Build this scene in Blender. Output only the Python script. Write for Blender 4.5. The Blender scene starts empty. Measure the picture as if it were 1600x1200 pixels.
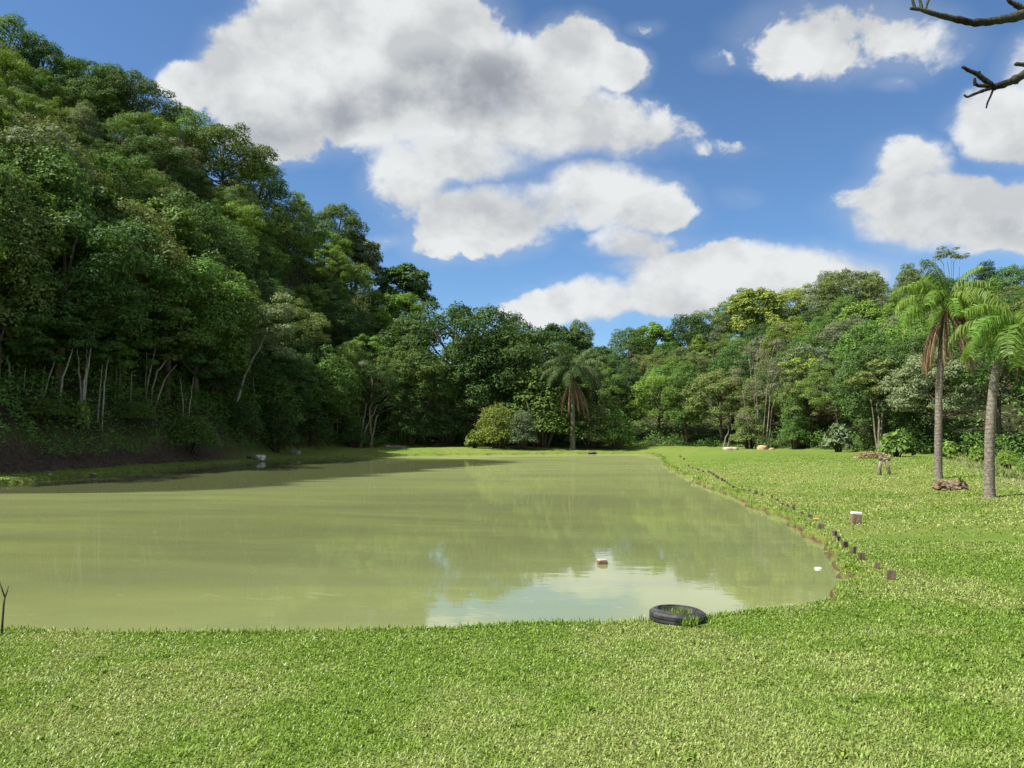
import bpy, math, random
import numpy as np
from mathutils import Vector, Matrix

# ------------------------------------------------------------------ camera, sky, sun, exposure
scene = bpy.context.scene
COL = scene.collection
F = 1209.0                      # focal length in pixels of the 1600 px wide photograph
CAMZ = 2.1                      # metres above the pond's water
PITCH = math.atan(80.0 / F)
cam_data = bpy.data.cameras.new("camera")
cam_data.sensor_width = 36.0
cam_data.lens = 36.0 * F / 1600.0
cam_data.clip_start = 0.05
cam_data.clip_end = 3000.0
cam = bpy.data.objects.new("camera", cam_data)
COL.objects.link(cam)
cam.location = (0, 0, CAMZ)
cam.rotation_euler = (math.pi / 2 + PITCH, 0, 0)
scene.camera = cam

SUN_EL = math.radians(55)
SUN_FRONT = math.radians(-17)    # the sun stands to the left, a little behind the camera
SUN = Vector((-math.cos(SUN_EL) * math.cos(SUN_FRONT), math.cos(SUN_EL) * math.sin(SUN_FRONT), math.sin(SUN_EL)))
sun_data = bpy.data.lights.new("sun", 'SUN')
sun_data.energy = 5.0
sun_data.angle = math.radians(0.5)
sun_data.color = (1.0, 0.95, 0.86)
sun = bpy.data.objects.new("sun", sun_data)
COL.objects.link(sun)
sun.location = (-40, 10, 60)
sun.rotation_euler = (-SUN).to_track_quat('-Z', 'Y').to_euler()

SKY_STRENGTH = 0.064
scene.view_settings.view_transform = 'Standard'
scene.view_settings.look = 'None'
EXPO = 1.0
scene.view_settings.exposure = EXPO
scene.view_settings.gamma = 1.0
scene.view_settings.use_curve_mapping = False
scene.render.engine = 'CYCLES'
scene.cycles.max_bounces = 8
scene.cycles.diffuse_bounces = 5
scene.cycles.glossy_bounces = 3
scene.cycles.transmission_bounces = 4
scene.cycles.use_denoising = True


def ray(px, py):
    xr, yr = (px - 800) / F, (600 - py) / F
    c, s = math.cos(PITCH), math.sin(PITCH)
    return (xr, c - yr * s, s + yr * c)


class Nodes:
    """short-hand for building node trees"""
    def __init__(self, tree):
        self.t = tree
        tree.nodes.clear()

    def n(self, typ, **kw):
        nd = self.t.nodes.new(typ)
        for k, v in kw.items():
            setattr(nd, k, v)
        return nd

    def put(self, sock, val):
        if val is None:
            return
        if hasattr(val, 'links') or isinstance(val, bpy.types.NodeSocket):
            self.t.links.new(val, sock)
        else:
            sock.default_value = val

    def m(self, op, a, b=None, c=None, clamp=False):
        nd = self.n('ShaderNodeMath', operation=op, use_clamp=clamp)
        for s, v in zip(nd.inputs, (a, b, c)):
            self.put(s, v)
        return nd.outputs[0]

    def v(self, op, a, b=None, c=None, out=0):
        nd = self.n('ShaderNodeVectorMath', operation=op)
        for s, v in zip(nd.inputs, (a, b, c)):
            self.put(s, v)
        return nd.outputs[out]

    def scale(self, a, k):
        nd = self.n('ShaderNodeVectorMath', operation='SCALE')
        self.put(nd.inputs[0], a)
        self.put(nd.inputs['Scale'], k)
        return nd.outputs[0]

    def noise(self, vec, scale, detail=4, rough=0.55, dist=0.0, out=0):
        nd = self.n('ShaderNodeTexNoise')
        self.put(nd.inputs['Vector'], vec)
        nd.inputs['Scale'].default_value = scale
        nd.inputs['Detail'].default_value = detail
        nd.inputs['Roughness'].default_value = rough
        nd.inputs['Distortion'].default_value = dist
        return nd.outputs[out]

    def ss(self, val, lo, hi, to0=0.0, to1=1.0, kind='SMOOTHSTEP'):
        nd = self.n('ShaderNodeMapRange', interpolation_type=kind)
        self.put(nd.inputs[0], val)
        nd.inputs[1].default_value = lo
        nd.inputs[2].default_value = hi
        self.put(nd.inputs[3], to0)
        self.put(nd.inputs[4], to1)
        return nd.outputs[0]

    def mix(self, f, a, b, blend='MIX'):
        nd = self.n('ShaderNodeMix', data_type='RGBA', blend_type=blend)
        self.put(nd.inputs[0], f)
        for s, v in ((nd.inputs[6], a), (nd.inputs[7], b)):
            if isinstance(v, tuple) and len(v) == 3:
                v = (*v, 1.0)
            self.put(s, v)
        return nd.outputs[2]

    def attr(self, name, out=2):
        nd = self.n('ShaderNodeAttribute', attribute_name=name)
        return nd.outputs[out]


# ---- world: Nishita sky with cumulus spread over it by direction
world = bpy.data.worlds.new("World")
scene.world = world
world.use_nodes = True
W = Nodes(world.node_tree)
sky = W.n('ShaderNodeTexSky', sky_type='NISHITA')
sky.sun_disc = False
sky.sun_elevation = SUN_EL
sky.sun_rotation = math.atan2(SUN.x, SUN.y)
sky.altitude = 800
sky.air_density = 1.0
sky.dust_density = 0.3
sky.ozone_density = 2.0
D = W.n('ShaderNodeTexCoord').outputs['Generated']
sep = W.n('ShaderNodeSeparateXYZ')
W.put(sep.inputs[0], D)
vy = W.m('MAXIMUM', sep.outputs[1], 0.08)
comb = W.n('ShaderNodeCombineXYZ')
W.put(comb.inputs[0], W.m('DIVIDE', sep.outputs[0], vy))
W.put(comb.inputs[1], W.m('DIVIDE', sep.outputs[2], vy))
wn = W.noise(D, 7.0, 5, 0.6, out=1)
warp = W.v('MULTIPLY', W.v('SUBTRACT', wn, (0.5, 0.5, 0.5)), (0.07, 0.06, 0.0))
Q = W.v('ADD', comb.outputs[0], warp)
CLOUDS = [  # px, py, rx, ry, weight   (bearing of each cloud mass)
    (325, 132, 80, 40, 0.8), (430, 125, 125, 110, 1.0), (430, 205, 95, 55, 0.7), (520, 50, 140, 120, 1.0), (640, 60, 160, 130, 1.0), (590, 150, 180, 100, 1.0),
    (720, 130, 140, 110, 1.0), (830, 125, 110, 75, 1.0), (900, 85, 75, 68, 0.9), (950, 100, 62, 48, 0.8), (860, 190, 175, 58, 0.8), (985, 208, 85, 42, 0.45),
    (640, 275, 72, 85, 0.45), (720, 240, 110, 45, 0.7), (560, -60, 220, 90, 1.0),
    (750, 345, 118, 60, 0.9), (690, 368, 60, 40, 0.6), (840, 325, 70, 42, 0.6), (935, 300, 98, 54, 0.85), (1010, 322, 75, 48, 0.5), (1000, 386, 90, 28, 0.3),
    (1115, 232, 95, 24, -0.12), (1330, 60, 170, 62, 0.40), (1230, 85, 70, 40, 0.35), (1130, 92, 55, 24, -0.06), (1390, 135, 45, 18, 0.0), (1010, 38, 40, 16, -0.02), (1155, 310, 50, 26, -0.05),
    (1585, 200, 90, 66, 0.8), (1470, 332, 160, 62, 0.9), (1425, 262, 70, 44, 0.4), (1640, 345, 170, 66, 1.0), (1560, 350, 120, 54, .8),
    (1210, 425, 220, 44, 0.8), (1060, 462, 85, 40, 0.8), (910, 470, 85, 28, 0.6), (845, 486, 60, 20, 0.5), (600, 380, 50, 12, 0.3),
    (1750, 120, 160, 90, 0.8), (1900, 330, 200, 90, 0.9), (1000, -150, 220, 60, 0.6)]
DARKS = [(740, 145, 190, 62, 1.0), (540, 185, 190, 45, 0.6), (880, 350, 150, 40, 0.25), (690, 235, 130, 40, 0.4),
         (1340, 105, 150, 30, 0.2), (1520, 375, 180, 30, 0.3)]


def blobs(lst):
    out = None
    for px, py, rx, ry, w in lst:
        d = ray(px, py)
        c = (d[0] / d[1], d[2] / d[1])
        k = (F / d[1] if False else F) * 1.0
        off = W.v('SUBTRACT', Q, (c[0], c[1], 0.0))
        off = W.v('MULTIPLY', off, (k / rx, k / ry, 0.0))
        r2 = W.v('DOT_PRODUCT', off, off, out=1)
        val = W.m('MULTIPLY_ADD', r2, -w if w > 0.5 else -0.5, w)
        if out is None:
            out = val
        else:
            out = W.m('SMOOTH_MAX', out, val, 0.12)
    return W.m('MAXIMUM', out, -1.0)


M = blobs(CLOUDS)
DK = blobs(DARKS)
G = W.m('MULTIPLY', W.m('SUBTRACT', W.noise(D, 2.4, 3, 0.5), 0.5), 6.0)
inx = W.m('MULTIPLY', W.ss(W.m('ABSOLUTE', W.m('SUBTRACT', W.m('DIVIDE', sep.outputs[0], vy), 0.1)), 0.85, 1.2, 1.0, 0.0),
          W.ss(W.m('DIVIDE', sep.outputs[2], vy), 0.72, 0.95, 1.0, 0.0))
inx = W.m('MULTIPLY', inx, W.ss(sep.outputs[1], 0.1, 0.3))
mm = W.n('ShaderNodeMix', data_type='FLOAT')
W.put(mm.inputs[0], inx); W.put(mm.inputs[2], G); W.put(mm.inputs[3], M)
MT = mm.outputs[0]
Dst = W.v('MULTIPLY', D, (1.0, 1.0, 1.25))


def billow(vec, detail):
    """fractal of rounded cells and soft noise: cauliflower edges"""
    vo = W.n('ShaderNodeTexVoronoi', feature='SMOOTH_F1')
    W.put(vo.inputs['Vector'], W.v('ADD', vec, W.scale(W.noise(vec, 9.0, 3, 0.5, out=1), 0.06)))
    vo.inputs['Scale'].default_value = 7.0
    vo.inputs['Detail'].default_value = detail
    vo.inputs['Roughness'].default_value = 0.55
    vo.inputs['Lacunarity'].default_value = 2.2
    vo.inputs['Smoothness'].default_value = 0.6
    vo.normalize = True
    b_ = W.m('SUBTRACT', 0.62, vo.outputs['Distance'])
    return W.m('MULTIPLY_ADD', b_, 0.75, W.m('MULTIPLY', W.noise(vec, 6.5, 9, 0.57), 0.75))


SUNWARD = (-0.036, -0.006, 0.048)
N1 = billow(Dst, 4.0)
N2 = billow(W.v('ADD', Dst, SUNWARD), 1.2)
soft = W.noise(Dst, 3.2, 3, 0.5)                      # where edges are crisp, where they fray
dens = W.m('MULTIPLY_ADD', W.m('SUBTRACT', N1, 0.575), 2.7, W.m('MULTIPLY', MT, 1.15))
dens = W.m('MULTIPLY_ADD', W.m('SUBTRACT', W.noise(Dst, 24.0, 6, 0.6, 0.4), 0.5), 1.15, dens)
frayed = W.m('DIVIDE', dens, W.ss(soft, 0.40, 0.62, 1.0, 3.4))
alpha = W.ss(frayed, -0.03, 0.27)
thick = W.ss(W.m('MULTIPLY_ADD', N1, 0.8, MT), 0.55, 1.45)
relief = W.m('MINIMUM', W.m('MAXIMUM', W.m('MULTIPLY', W.m('SUBTRACT', N1, N2), 1.25), -0.13), 0.13)
dark = W.ss(W.m('MULTIPLY_ADD', W.m('SUBTRACT', N2, 0.60), 1.6, DK), -0.60, 1.45)
dark = W.m('MULTIPLY', dark, W.ss(dens, 0.1, 0.9))
lum = W.m('ADD', W.m('MULTIPLY_ADD', thick, -0.03, 0.78), relief)
lum = W.m('MULTIPLY_ADD', dark, -0.29, lum)
lum = W.m('MINIMUM', W.m('MAXIMUM', lum, 0.31), 0.86)
ccol = W.mix(W.ss(lum, 0.28, 0.75), (0.88, 0.95, 1.06), (0.98, 1.0, 1.0))
ccol = W.scale(ccol, W.m('DIVIDE', lum, SKY_STRENGTH * 2 ** EXPO))
skyc = W.mix(1.0, sky.outputs[0], (0.76, 0.98, 1.16), 'MULTIPLY')
# thin vapour trailing off the clouds
veil = W.m('MULTIPLY', W.ss(W.m('MULTIPLY_ADD', W.m('SUBTRACT', W.noise(Dst, 3.6, 6, 0.6), 0.5), 2.2, MT), -0.75, 0.75), 0.34)
skyc = W.mix(veil, skyc, (0.62 / (SKY_STRENGTH * 2 ** EXPO), 0.68 / (SKY_STRENGTH * 2 ** EXPO), 0.76 / (SKY_STRENGTH * 2 ** EXPO)))
final = W.mix(W.m('MULTIPLY', alpha, 0.96), skyc, ccol)
bg = W.n('ShaderNodeBackground')
W.put(bg.inputs[0], final)
bg.inputs[1].default_value = SKY_STRENGTH
W.put(W.n('ShaderNodeOutputWorld').inputs[0], bg.outputs[0])
world.cycles.sampling_method = 'MANUAL'
world.cycles.sample_map_resolution = 512

# ------------------------------------------------------------------ helpers
rng = np.random.default_rng(7)
random.seed(7)


def lat_noise(x, y, seed=0):
    xi, yi = np.floor(x).astype(np.int64), np.floor(y).astype(np.int64)
    xf, yf = x - xi, y - yi
    def h(a, b):
        n = (a * 374761393 + b * 668265263 + seed * 974711) & 0x7fffffff
        n = ((n ^ (n >> 13)) * 1274126177) & 0x7fffffff
        return ((n ^ (n >> 16)) & 0xffff) / 65535.0
    u, v = xf * xf * (3 - 2 * xf), yf * yf * (3 - 2 * yf)
    return (h(xi, yi) * (1 - u) + h(xi + 1, yi) * u) * (1 - v) + (h(xi, yi + 1) * (1 - u) + h(xi + 1, yi + 1) * u) * v


def fbm(x, y, scale=1.0, oct=4, seed=0):
    x = np.asarray(x, float) * scale; y = np.asarray(y, float) * scale
    a, tot, out = 1.0, 0.0, 0.0
    for o in range(oct):
        out = out + a * lat_noise(x + 31.7 * o, y + 17.3 * o, seed + o)
        tot += a; a *= 0.5; x = x * 2.03; y = y * 2.03
    return out / tot


def sstep(x, lo, hi):
    t = np.clip((np.asarray(x, float) - lo) / (hi - lo), 0, 1)
    return t * t * (3 - 2 * t)


def np_mesh(name, verts, faces, mat, attrs=None, smooth=False):
    """verts (N,3); faces: array (M,k) or list of such arrays"""
    if isinstance(faces, np.ndarray):
        faces = [faces]
    me = bpy.data.meshes.new(name)
    verts = np.asarray(verts, np.float32)
    me.vertices.add(len(verts)); me.vertices.foreach_set('co', verts.ravel())
    loops = np.concatenate([f.ravel() for f in faces]).astype(np.int32)
    sizes = np.concatenate([np.full(len(f), f.shape[1], np.int32) for f in faces])
    starts = np.concatenate([[0], np.cumsum(sizes)[:-1]]).astype(np.int32)
    me.loops.add(len(loops)); me.loops.foreach_set('vertex_index', loops)
    me.polygons.add(len(sizes)); me.polygons.foreach_set('loop_start', starts)
    try:
        me.polygons.foreach_set('loop_total', sizes)
    except Exception:
        pass
    for k, a in (attrs or {}).items():
        at = me.attributes.new(k, 'FLOAT', 'POINT')
        at.data.foreach_set('value', np.asarray(a, np.float32))
    me.polygons.foreach_set('use_smooth', np.full(len(sizes), smooth))
    if mat is not None:
        for mm_ in (mat if isinstance(mat, (list, tuple)) else [mat]):
            me.materials.append(mm_)
    me.update(calc_edges=True)
    return me


def link(name, data, parent=None, label=None, cat=None, group=None, kind=None):
    o = bpy.data.objects.new(name, data)
    COL.objects.link(o)
    if parent is not None:
        o.parent = parent
    if label: o['label'] = label
    if cat: o['category'] = cat
    if group: o['group'] = group
    if kind: o['kind'] = kind
    return o


def thing(name, loc, label, cat, group=None, rz=0.0, s=1.0):
    o = link(name, None, None, label, cat, group)
    o.location = loc
    o.rotation_euler = (0, 0, rz)
    o.scale = (s, s, s) if not isinstance(s, tuple) else s
    o.empty_display_size = 0.3
    return o


class Geo:
    """collects tubes and quads of mixed kind"""
    def __init__(self):
        self.v, self.f4, self.n = [], [], 0
        self.f3 = []

    def add(self, v, f):
        v = np.asarray(v, float); f = np.asarray(f)
        (self.f4 if f.shape[1] == 4 else self.f3).append(f + self.n)
        self.v.append(v); self.n += len(v)

    def tube(self, pts, rad, sides=6, wob=0.0, r=None):
        pts = np.asarray(pts, float); k = len(pts)
        rad = np.broadcast_to(np.asarray(rad, float), (k,))
        tan = np.gradient(pts, axis=0)
        tan /= np.linalg.norm(tan, axis=1)[:, None] + 1e-9
        ref = np.array([0.31, 0.95, 0.05]) if abs(tan[0, 2]) > 0.7 else np.array([0.0, 0.05, 1.0])
        a = np.cross(tan, ref); a /= np.linalg.norm(a, axis=1)[:, None] + 1e-9
        b = np.cross(tan, a)
        th = np.linspace(0, 2 * np.pi, sides, endpoint=False)
        R = np.repeat(rad[:, None], sides, 1)
        if wob:
            R = R * (1 + wob * (r or rng).standard_normal(R.shape))
        V = pts[:, None] + a[:, None] * (np.cos(th)[None, :, None] * R[..., None]) + b[:, None] * (np.sin(th)[None, :, None] * R[..., None])
        V = V.reshape(-1, 3)
        i = np.arange(k - 1)[:, None] * sides; j = np.arange(sides)[None]; j2 = (j + 1) % sides
        Fq = np.stack([i + j, i + j2, i + sides + j2, i + sides + j], -1).reshape(-1, 4)
        V = np.vstack([V, pts[:1], pts[-1:]])
        self.add(V, Fq)
        base = self.n - len(V)
        jj = np.arange(sides)
        caps = np.concatenate([np.stack([np.full(sides, k * sides), (jj + 1) % sides, jj], -1),
                               np.stack([np.full(sides, k * sides + 1), (k - 1) * sides + jj, (k - 1) * sides + (jj + 1) % sides], -1)])
        self.f3.append(caps + base)

    def mesh(self, name, mat, smooth=True):
        fs = []
        if self.f4: fs.append(np.concatenate(self.f4))
        if self.f3: fs.append(np.concatenate(self.f3))
        return np_mesh(name, np.concatenate(self.v), fs, mat, smooth=smooth)


# ------------------------------------------------------------------ materials
def material(name):
    m = bpy.data.materials.new(name)
    m.use_nodes = True
    return m, Nodes(m.node_tree)


def finish(N, bsdf):
    N.put(N.n('ShaderNodeOutputMaterial').inputs[0], bsdf)


def principled(N, col, rough=0.6, spec=0.3, normal=None):
    p = N.n('ShaderNodeBsdfPrincipled')
    N.put(p.inputs['Base Color'], (*col, 1) if isinstance(col, tuple) and len(col) == 3 else col)
    N.put(p.inputs['Roughness'], rough)
    N.put(p.inputs['Specular IOR Level'], spec)
    if normal is not None:
        N.put(p.inputs['Normal'], normal)
    return p.outputs[0]


def bump(N, h, strength=0.5, dist=0.05):
    b = N.n('ShaderNodeBump')
    b.inputs['Strength'].default_value = strength
    b.inputs['Distance'].default_value = dist
    N.put(b.inputs['Height'], h)
    return b.outputs[0]


def leaf_material(name, col, trans=0.27, spec=0.10, rough=0.6, jitter=0.35):
    m, N = material(name)
    tone = N.attr('tone')
    rnd = N.n('ShaderNodeObjectInfo').outputs['Random']
    val = N.m('MULTIPLY', N.ss(tone, 0, 1, 1 - jitter, 1 + jitter, 'LINEAR'), N.ss(rnd, 0, 1, 0.78, 1.22, 'LINEAR'))
    hs = N.n('ShaderNodeHueSaturation')
    hs.inputs['Color'].default_value = (*col, 1)
    N.put(hs.inputs['Value'], val)
    N.put(hs.inputs['Hue'], N.ss(N.m('FRACT', N.m('MULTIPLY', rnd, 7.31)), 0, 1, 0.485, 0.513, 'LINEAR'))
    N.put(hs.inputs['Saturation'], N.ss(tone, 0, 1, 1.08, 0.88, 'LINEAR'))
    p = principled(N, hs.outputs[0], rough, spec)
    t = N.n('ShaderNodeBsdfTranslucent')
    N.put(t.inputs[0], N.mix(1.0, hs.outputs[0], (1.35, 1.25, 0.55), 'MULTIPLY'))
    mx = N.n('ShaderNodeMixShader')
    mx.inputs[0].default_value = trans
    N.put(mx.inputs[1], p); N.put(mx.inputs[2], t.outputs[0])
    finish(N, mx.outputs[0])
    return m


LEAF = {
    'dark green': leaf_material('leaf_dark_green', (0.062, 0.120, 0.032)),
    'mid green': leaf_material('leaf_mid_green', (0.098, 0.178, 0.038)),
    'bright green': leaf_material('leaf_bright_green', (0.142, 0.240, 0.040)),
    'olive green': leaf_material('leaf_olive', (0.136, 0.185, 0.056)),
    'grey-green': leaf_material('leaf_grey_green', (0.146, 0.196, 0.100)),
    'yellow-green': leaf_material('leaf_yellow_green', (0.180, 0.250, 0.048)),
    'brownish grey': leaf_material('leaf_brown_grey', (0.150, 0.145, 0.100), 0.15),
}


def bark_material(name, a, b, scale=14, pale=0.0):
    m, N = material(name)
    co = N.n('ShaderNodeTexCoord').outputs['Object']
    st = N.v('MULTIPLY', co, (1.0, 1.0, 0.25))
    n1 = N.noise(st, scale, 5, 0.6)
    n2 = N.noise(co, 2.3, 3, 0.5)
    col = N.mix(N.ss(n1, 0.35, 0.65), a, b)
    col = N.mix(N.m('MULTIPLY', N.ss(n2, 0.5, 0.7), 0.5), col, (0.12, 0.13, 0.09))
    finish(N, principled(N, col, 0.85, 0.1, bump(N, n1, 0.6, 0.03)))
    return m


BARK = bark_material('bark_brown', (0.06, 0.045, 0.03), (0.14, 0.115, 0.085))
BARK_PALE = bark_material('bark_pale', (0.19, 0.18, 0.15), (0.38, 0.36, 0.31))
BARK_DEAD = bark_material('bark_dead', (0.13, 0.105, 0.08), (0.27, 0.235, 0.185))
BARK_DARK = bark_material('bark_dark', (0.030, 0.022, 0.018), (0.085, 0.066, 0.048), 30)

# ------------------------------------------------------------------ the lie of the land
def wpt(px, py, z=0.0):
    d = ray(px, py)
    t = (z - CAMZ) / d[2]
    return (d[0] * t, d[1] * t)


def at_depth(px, py, Y):
    d = ray(px, py)
    t = Y / d[1]
    return Vector((d[0] * t, Y, CAMZ + d[2] * t))


shore_px = [(-10, 988, .08), (100, 992, .08), (300, 993, .08), (500, 990, .08), (700, 985, .08), (850, 978, .08), (1000, 973, .08), (1100, 968, .08),
            (1200, 959, .06), (1270, 947, .05), (1310, 934, .04), (1326, 920, .02), (1322, 903, 0), (1312, 885, 0), (1290, 867, 0), (1282, 852, 0), (1252, 838, 0), (1240, 824, 0),
            (1212, 806, 0), (1180, 793, 0), (1150, 779, 0), (1115, 766, 0), (1095, 756, 0), (1070, 744, 0), (1050, 734, 0),
            (1036, 724, 0), (1030, 716, 0), (1015, 710.5, 0), (950, 709.5, 0), (860, 710, 0), (760, 711, 0), (660, 712, 0), (540, 714.5, 0), (480, 717, 0),
            (420, 720, 0), (350, 725.5, 0), (280, 732, 0), (200, 740, 0), (100, 748.5, 0), (0, 757, 0)]
SH = [wpt(x, y, z) for x, y, z in shore_px] + [(-25.5, 29), (-29, 23), (-29, 15), (-24, 10.5), (-16, 8.6), (-9.5, 8.1)]


def refine(poly, step=0.25):
    out = []
    n = len(poly)
    for i in range(n):
        p0, p1, p2, p3 = (np.array(poly[(i + k - 1) % n]) for k in range(4))
        L = np.linalg.norm(p2 - p1); m = max(2, min(60, int(L / step)))
        for t in np.arange(m) / m:
            out.append(0.5 * ((2 * p1) + (-p0 + p2) * t + (2 * p0 - 5 * p1 + 4 * p2 - p3) * t * t + (-p0 + 3 * p1 - 3 * p2 + p3) * t ** 3))
    return np.array(out)


SHORE = refine(SH)
_n = np.array([fbm(SHORE[:, 0], SHORE[:, 1], 1.1, 4, 5), fbm(SHORE[:, 0], SHORE[:, 1], 1.1, 4, 15)]).T - 0.5
_far = np.clip(SHORE[:, 1] / 30, 0.25, 1.0)[:, None]
_right = ((SHORE[:, 0] > 2) & (SHORE[:, 1] > 9.5))[:, None]
_n2 = np.array([fbm(SHORE[:, 0], SHORE[:, 1], 3.2, 3, 25), fbm(SHORE[:, 0], SHORE[:, 1], 3.2, 3, 35)]).T - 0.5
SHORE = SHORE + _n2 * 0.55 * _right
SHORE = SHORE + _n * 0.9 * _far


def pond_dist(x, y):
    """signed distance to the shoreline, negative on the water"""
    x = np.asarray(x, float).ravel(); y = np.asarray(y, float).ravel()
    A = SHORE; B = np.roll(SHORE, -1, 0)
    best = np.full(len(x), 1e9); inside = np.zeros(len(x), bool)
    d = B - A; L2 = (d ** 2).sum(1) + 1e-12
    for s in range(0, len(x), 4000):
        X = x[s:s + 4000, None]; Y = y[s:s + 4000, None]
        t = np.clip(((X - A[:, 0]) * d[:, 0] + (Y - A[:, 1]) * d[:, 1]) / L2, 0, 1)
        q = (X - A[:, 0] - t * d[:, 0]) ** 2 + (Y - A[:, 1] - t * d[:, 1]) ** 2
        best[s:s + 4000] = np.sqrt(q.min(1))
        c = ((A[:, 1] > Y) != (B[:, 1] > Y)) & (X < d[:, 0] * (Y - A[:, 1]) / (d[:, 1] + 1e-15) + A[:, 0])
        inside[s:s + 4000] = (c.sum(1) % 2) == 1
    return np.where(inside, -best, best)


def az_of(px):
    return np.arctan((np.asarray(px, float) - 800) / F)


FOOT = ([-1500, -600, -300, 0, 150, 300, 400, 530, 690, 800, 900, 1080, 1200, 1290, 1340, 1400, 1500, 1600, 1900, 2600],
        [14, 22, 29, 38.5, 46, 58, 68, 86, 95.5, 97, 97.5, 93, 84, 74, 66, 58, 53, 50, 42, 30])
RIDGE = ([-1500, -600, 0, 200, 350, 500, 600, 690, 800, 950, 1100, 1300, 1600, 2600],
         [60, 80, 92, 100, 108, 122, 130, 132, 134, 138, 142, 146, 135, 100])
SKYL = [(-700, -200), (-300, -60), (0, 22), (60, 60), (100, 85), (150, 90), (200, 108), (250, 130), (280, 160), (340, 185), (380, 215), (430, 250), (470, 280), (525, 300),
        (555, 345), (585, 378), (640, 388), (665, 420), (690, 452), (730, 452), (780, 460), (815, 490), (850, 488), (900, 480), (940, 472), (985, 492),
        (1035, 474), (1070, 484), (1120, 460), (1150, 448), (1200, 435), (1260, 438), (1300, 410), (1330, 412), (1360, 420), (1410, 400), (1450, 412),
        (1500, 425), (1545, 400), (1580, 412), (1600, 400), (2000, 380), (2600, 380)]
SKYPX = np.array([a for a, b in SKYL], float); SKYPY = np.array([b for a, b in SKYL], float)
CANOPY = ([-700, 0, 500, 690, 800, 1100, 1600, 2600], [10, 10, 11, 12, 13, 11, 10, 10])


def interp_az(az, tab):
    return np.interp(az, az_of(tab[0]), tab[1])


def sky_tan(az):
    px = 800 + F * np.tan(np.clip(az, -1.2, 1.2))
    py = np.interp(px, SKYPX, SKYPY)
    c, s = math.cos(PITCH), math.sin(PITCH)
    yr = (600 - py) / F
    return (s + yr * c) / (c - yr * s)         # rise per metre of depth


def ground_z(x, y, d=None):
    x = np.asarray(x, float); y = np.asarray(y, float); shp = x.shape
    x = x.ravel(); y = y.ravel()
    if d is None:
        d = pond_dist(x, y)
    az = np.arctan2(x, np.maximum(y, 1e-3)); az = np.where(y <= 0, np.sign(x) * 1.5, az)
    Y = np.maximum(y, 0.0)
    yf = interp_az(az, FOOT); yr = interp_az(az, RIDGE)
    px = 800 + F * np.tan(np.clip(az, -1.25, 1.25))
    z = 0.05 + 0.10 * sstep(d, 0.0, 0.14) + 0.52 * sstep(d, 0.1, 9.0)
    z = z + 0.05 * (fbm(x, y, 0.35, 3, 3) - 0.5) * sstep(d, 0.3, 3)
    # ground falls away a little beyond the palms
    drop = sstep(x, 0, 5) * sstep((x - 11.3) * 0.87 - (y - 17) * 0.42, 0.0, 4.0) * sstep(y, 8, 14)
    z = z - 0.40 * drop
    # cut earth bank under the left forest
    cut = np.interp(px, [-900, 250, 340, 420, 560, 2600], [1.7, 1.7, 1.5, 0.35, 0.1, 0.1])
    w = fbm(x, y, 0.5, 3, 9)
    z = z + cut * sstep(Y - yf, -2.6 + w, 0.6 + w)
    # hillside
    hr = CAMZ + sky_tan(az) * yr - interp_az(az, CANOPY)
    t = np.clip((Y - yf) / np.maximum(yr - yf, 1.0), 0, 1.6)
    prof = np.where(t < 1, np.power(np.maximum(t, 1e-6), 1.05), 1.0 - 0.25 * (t - 1))
    z = z + np.maximum(hr - 2.2, 0) * prof * sstep(np.abs(az), 0, 0) if False else z + np.maximum(hr - 2.2, 0) * prof
    z = z + (fbm(x, y, 0.12, 3, 21) - 0.5) * 2.5 * sstep(t, 0.02, 0.3)
    z = np.where(d < 0, np.maximum(-0.7, 0.05 + d * 1.6 - 0.05), z)
    return z.reshape(shp)


def gz(x, y):
    return float(ground_z(np.array([x]), np.array([y]))[0])


def ground_at(px, py):
    """point of the ground seen at a pixel of the photograph"""
    z = 0.5
    for _ in range(25):
        p = wpt(px, py, z)
        z = 0.5 * z + 0.5 * max(gz(*p), 0.0)
    return Vector((p[0], p[1], gz(*p)))


def dryness(x, y):
    a = fbm(x, y, 0.75, 4, 40)
    b = fbm(x, y, 2.6, 3, 47)
    v = sstep(0.58 * a + 0.42 * b, 0.34, 0.60)
    # worn, paler band on the right-hand lawn
    band = np.exp(-(((np.asarray(x) - 11) / 7.0) ** 2 + ((np.asarray(y) - 33) / 12.0) ** 2))
    lush = np.exp(-(((np.asarray(x) - 20) / 7.0) ** 2 + ((np.asarray(y) - 58) / 12.0) ** 2))
    return np.clip(v * 0.82 + 0.35 * band - 0.7 * lush, 0, 1)


def roughland(x, y):
    """unmown ground right of the lawn"""
    return sstep((x - 11.3) * 0.87 - (y - 17) * 0.42 + 1.2 * (fbm(x, y, 0.4, 3, 61) - 0.5), -0.3, 1.2) * sstep(y, 8, 12) * sstep(x, 0, 5)


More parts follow.
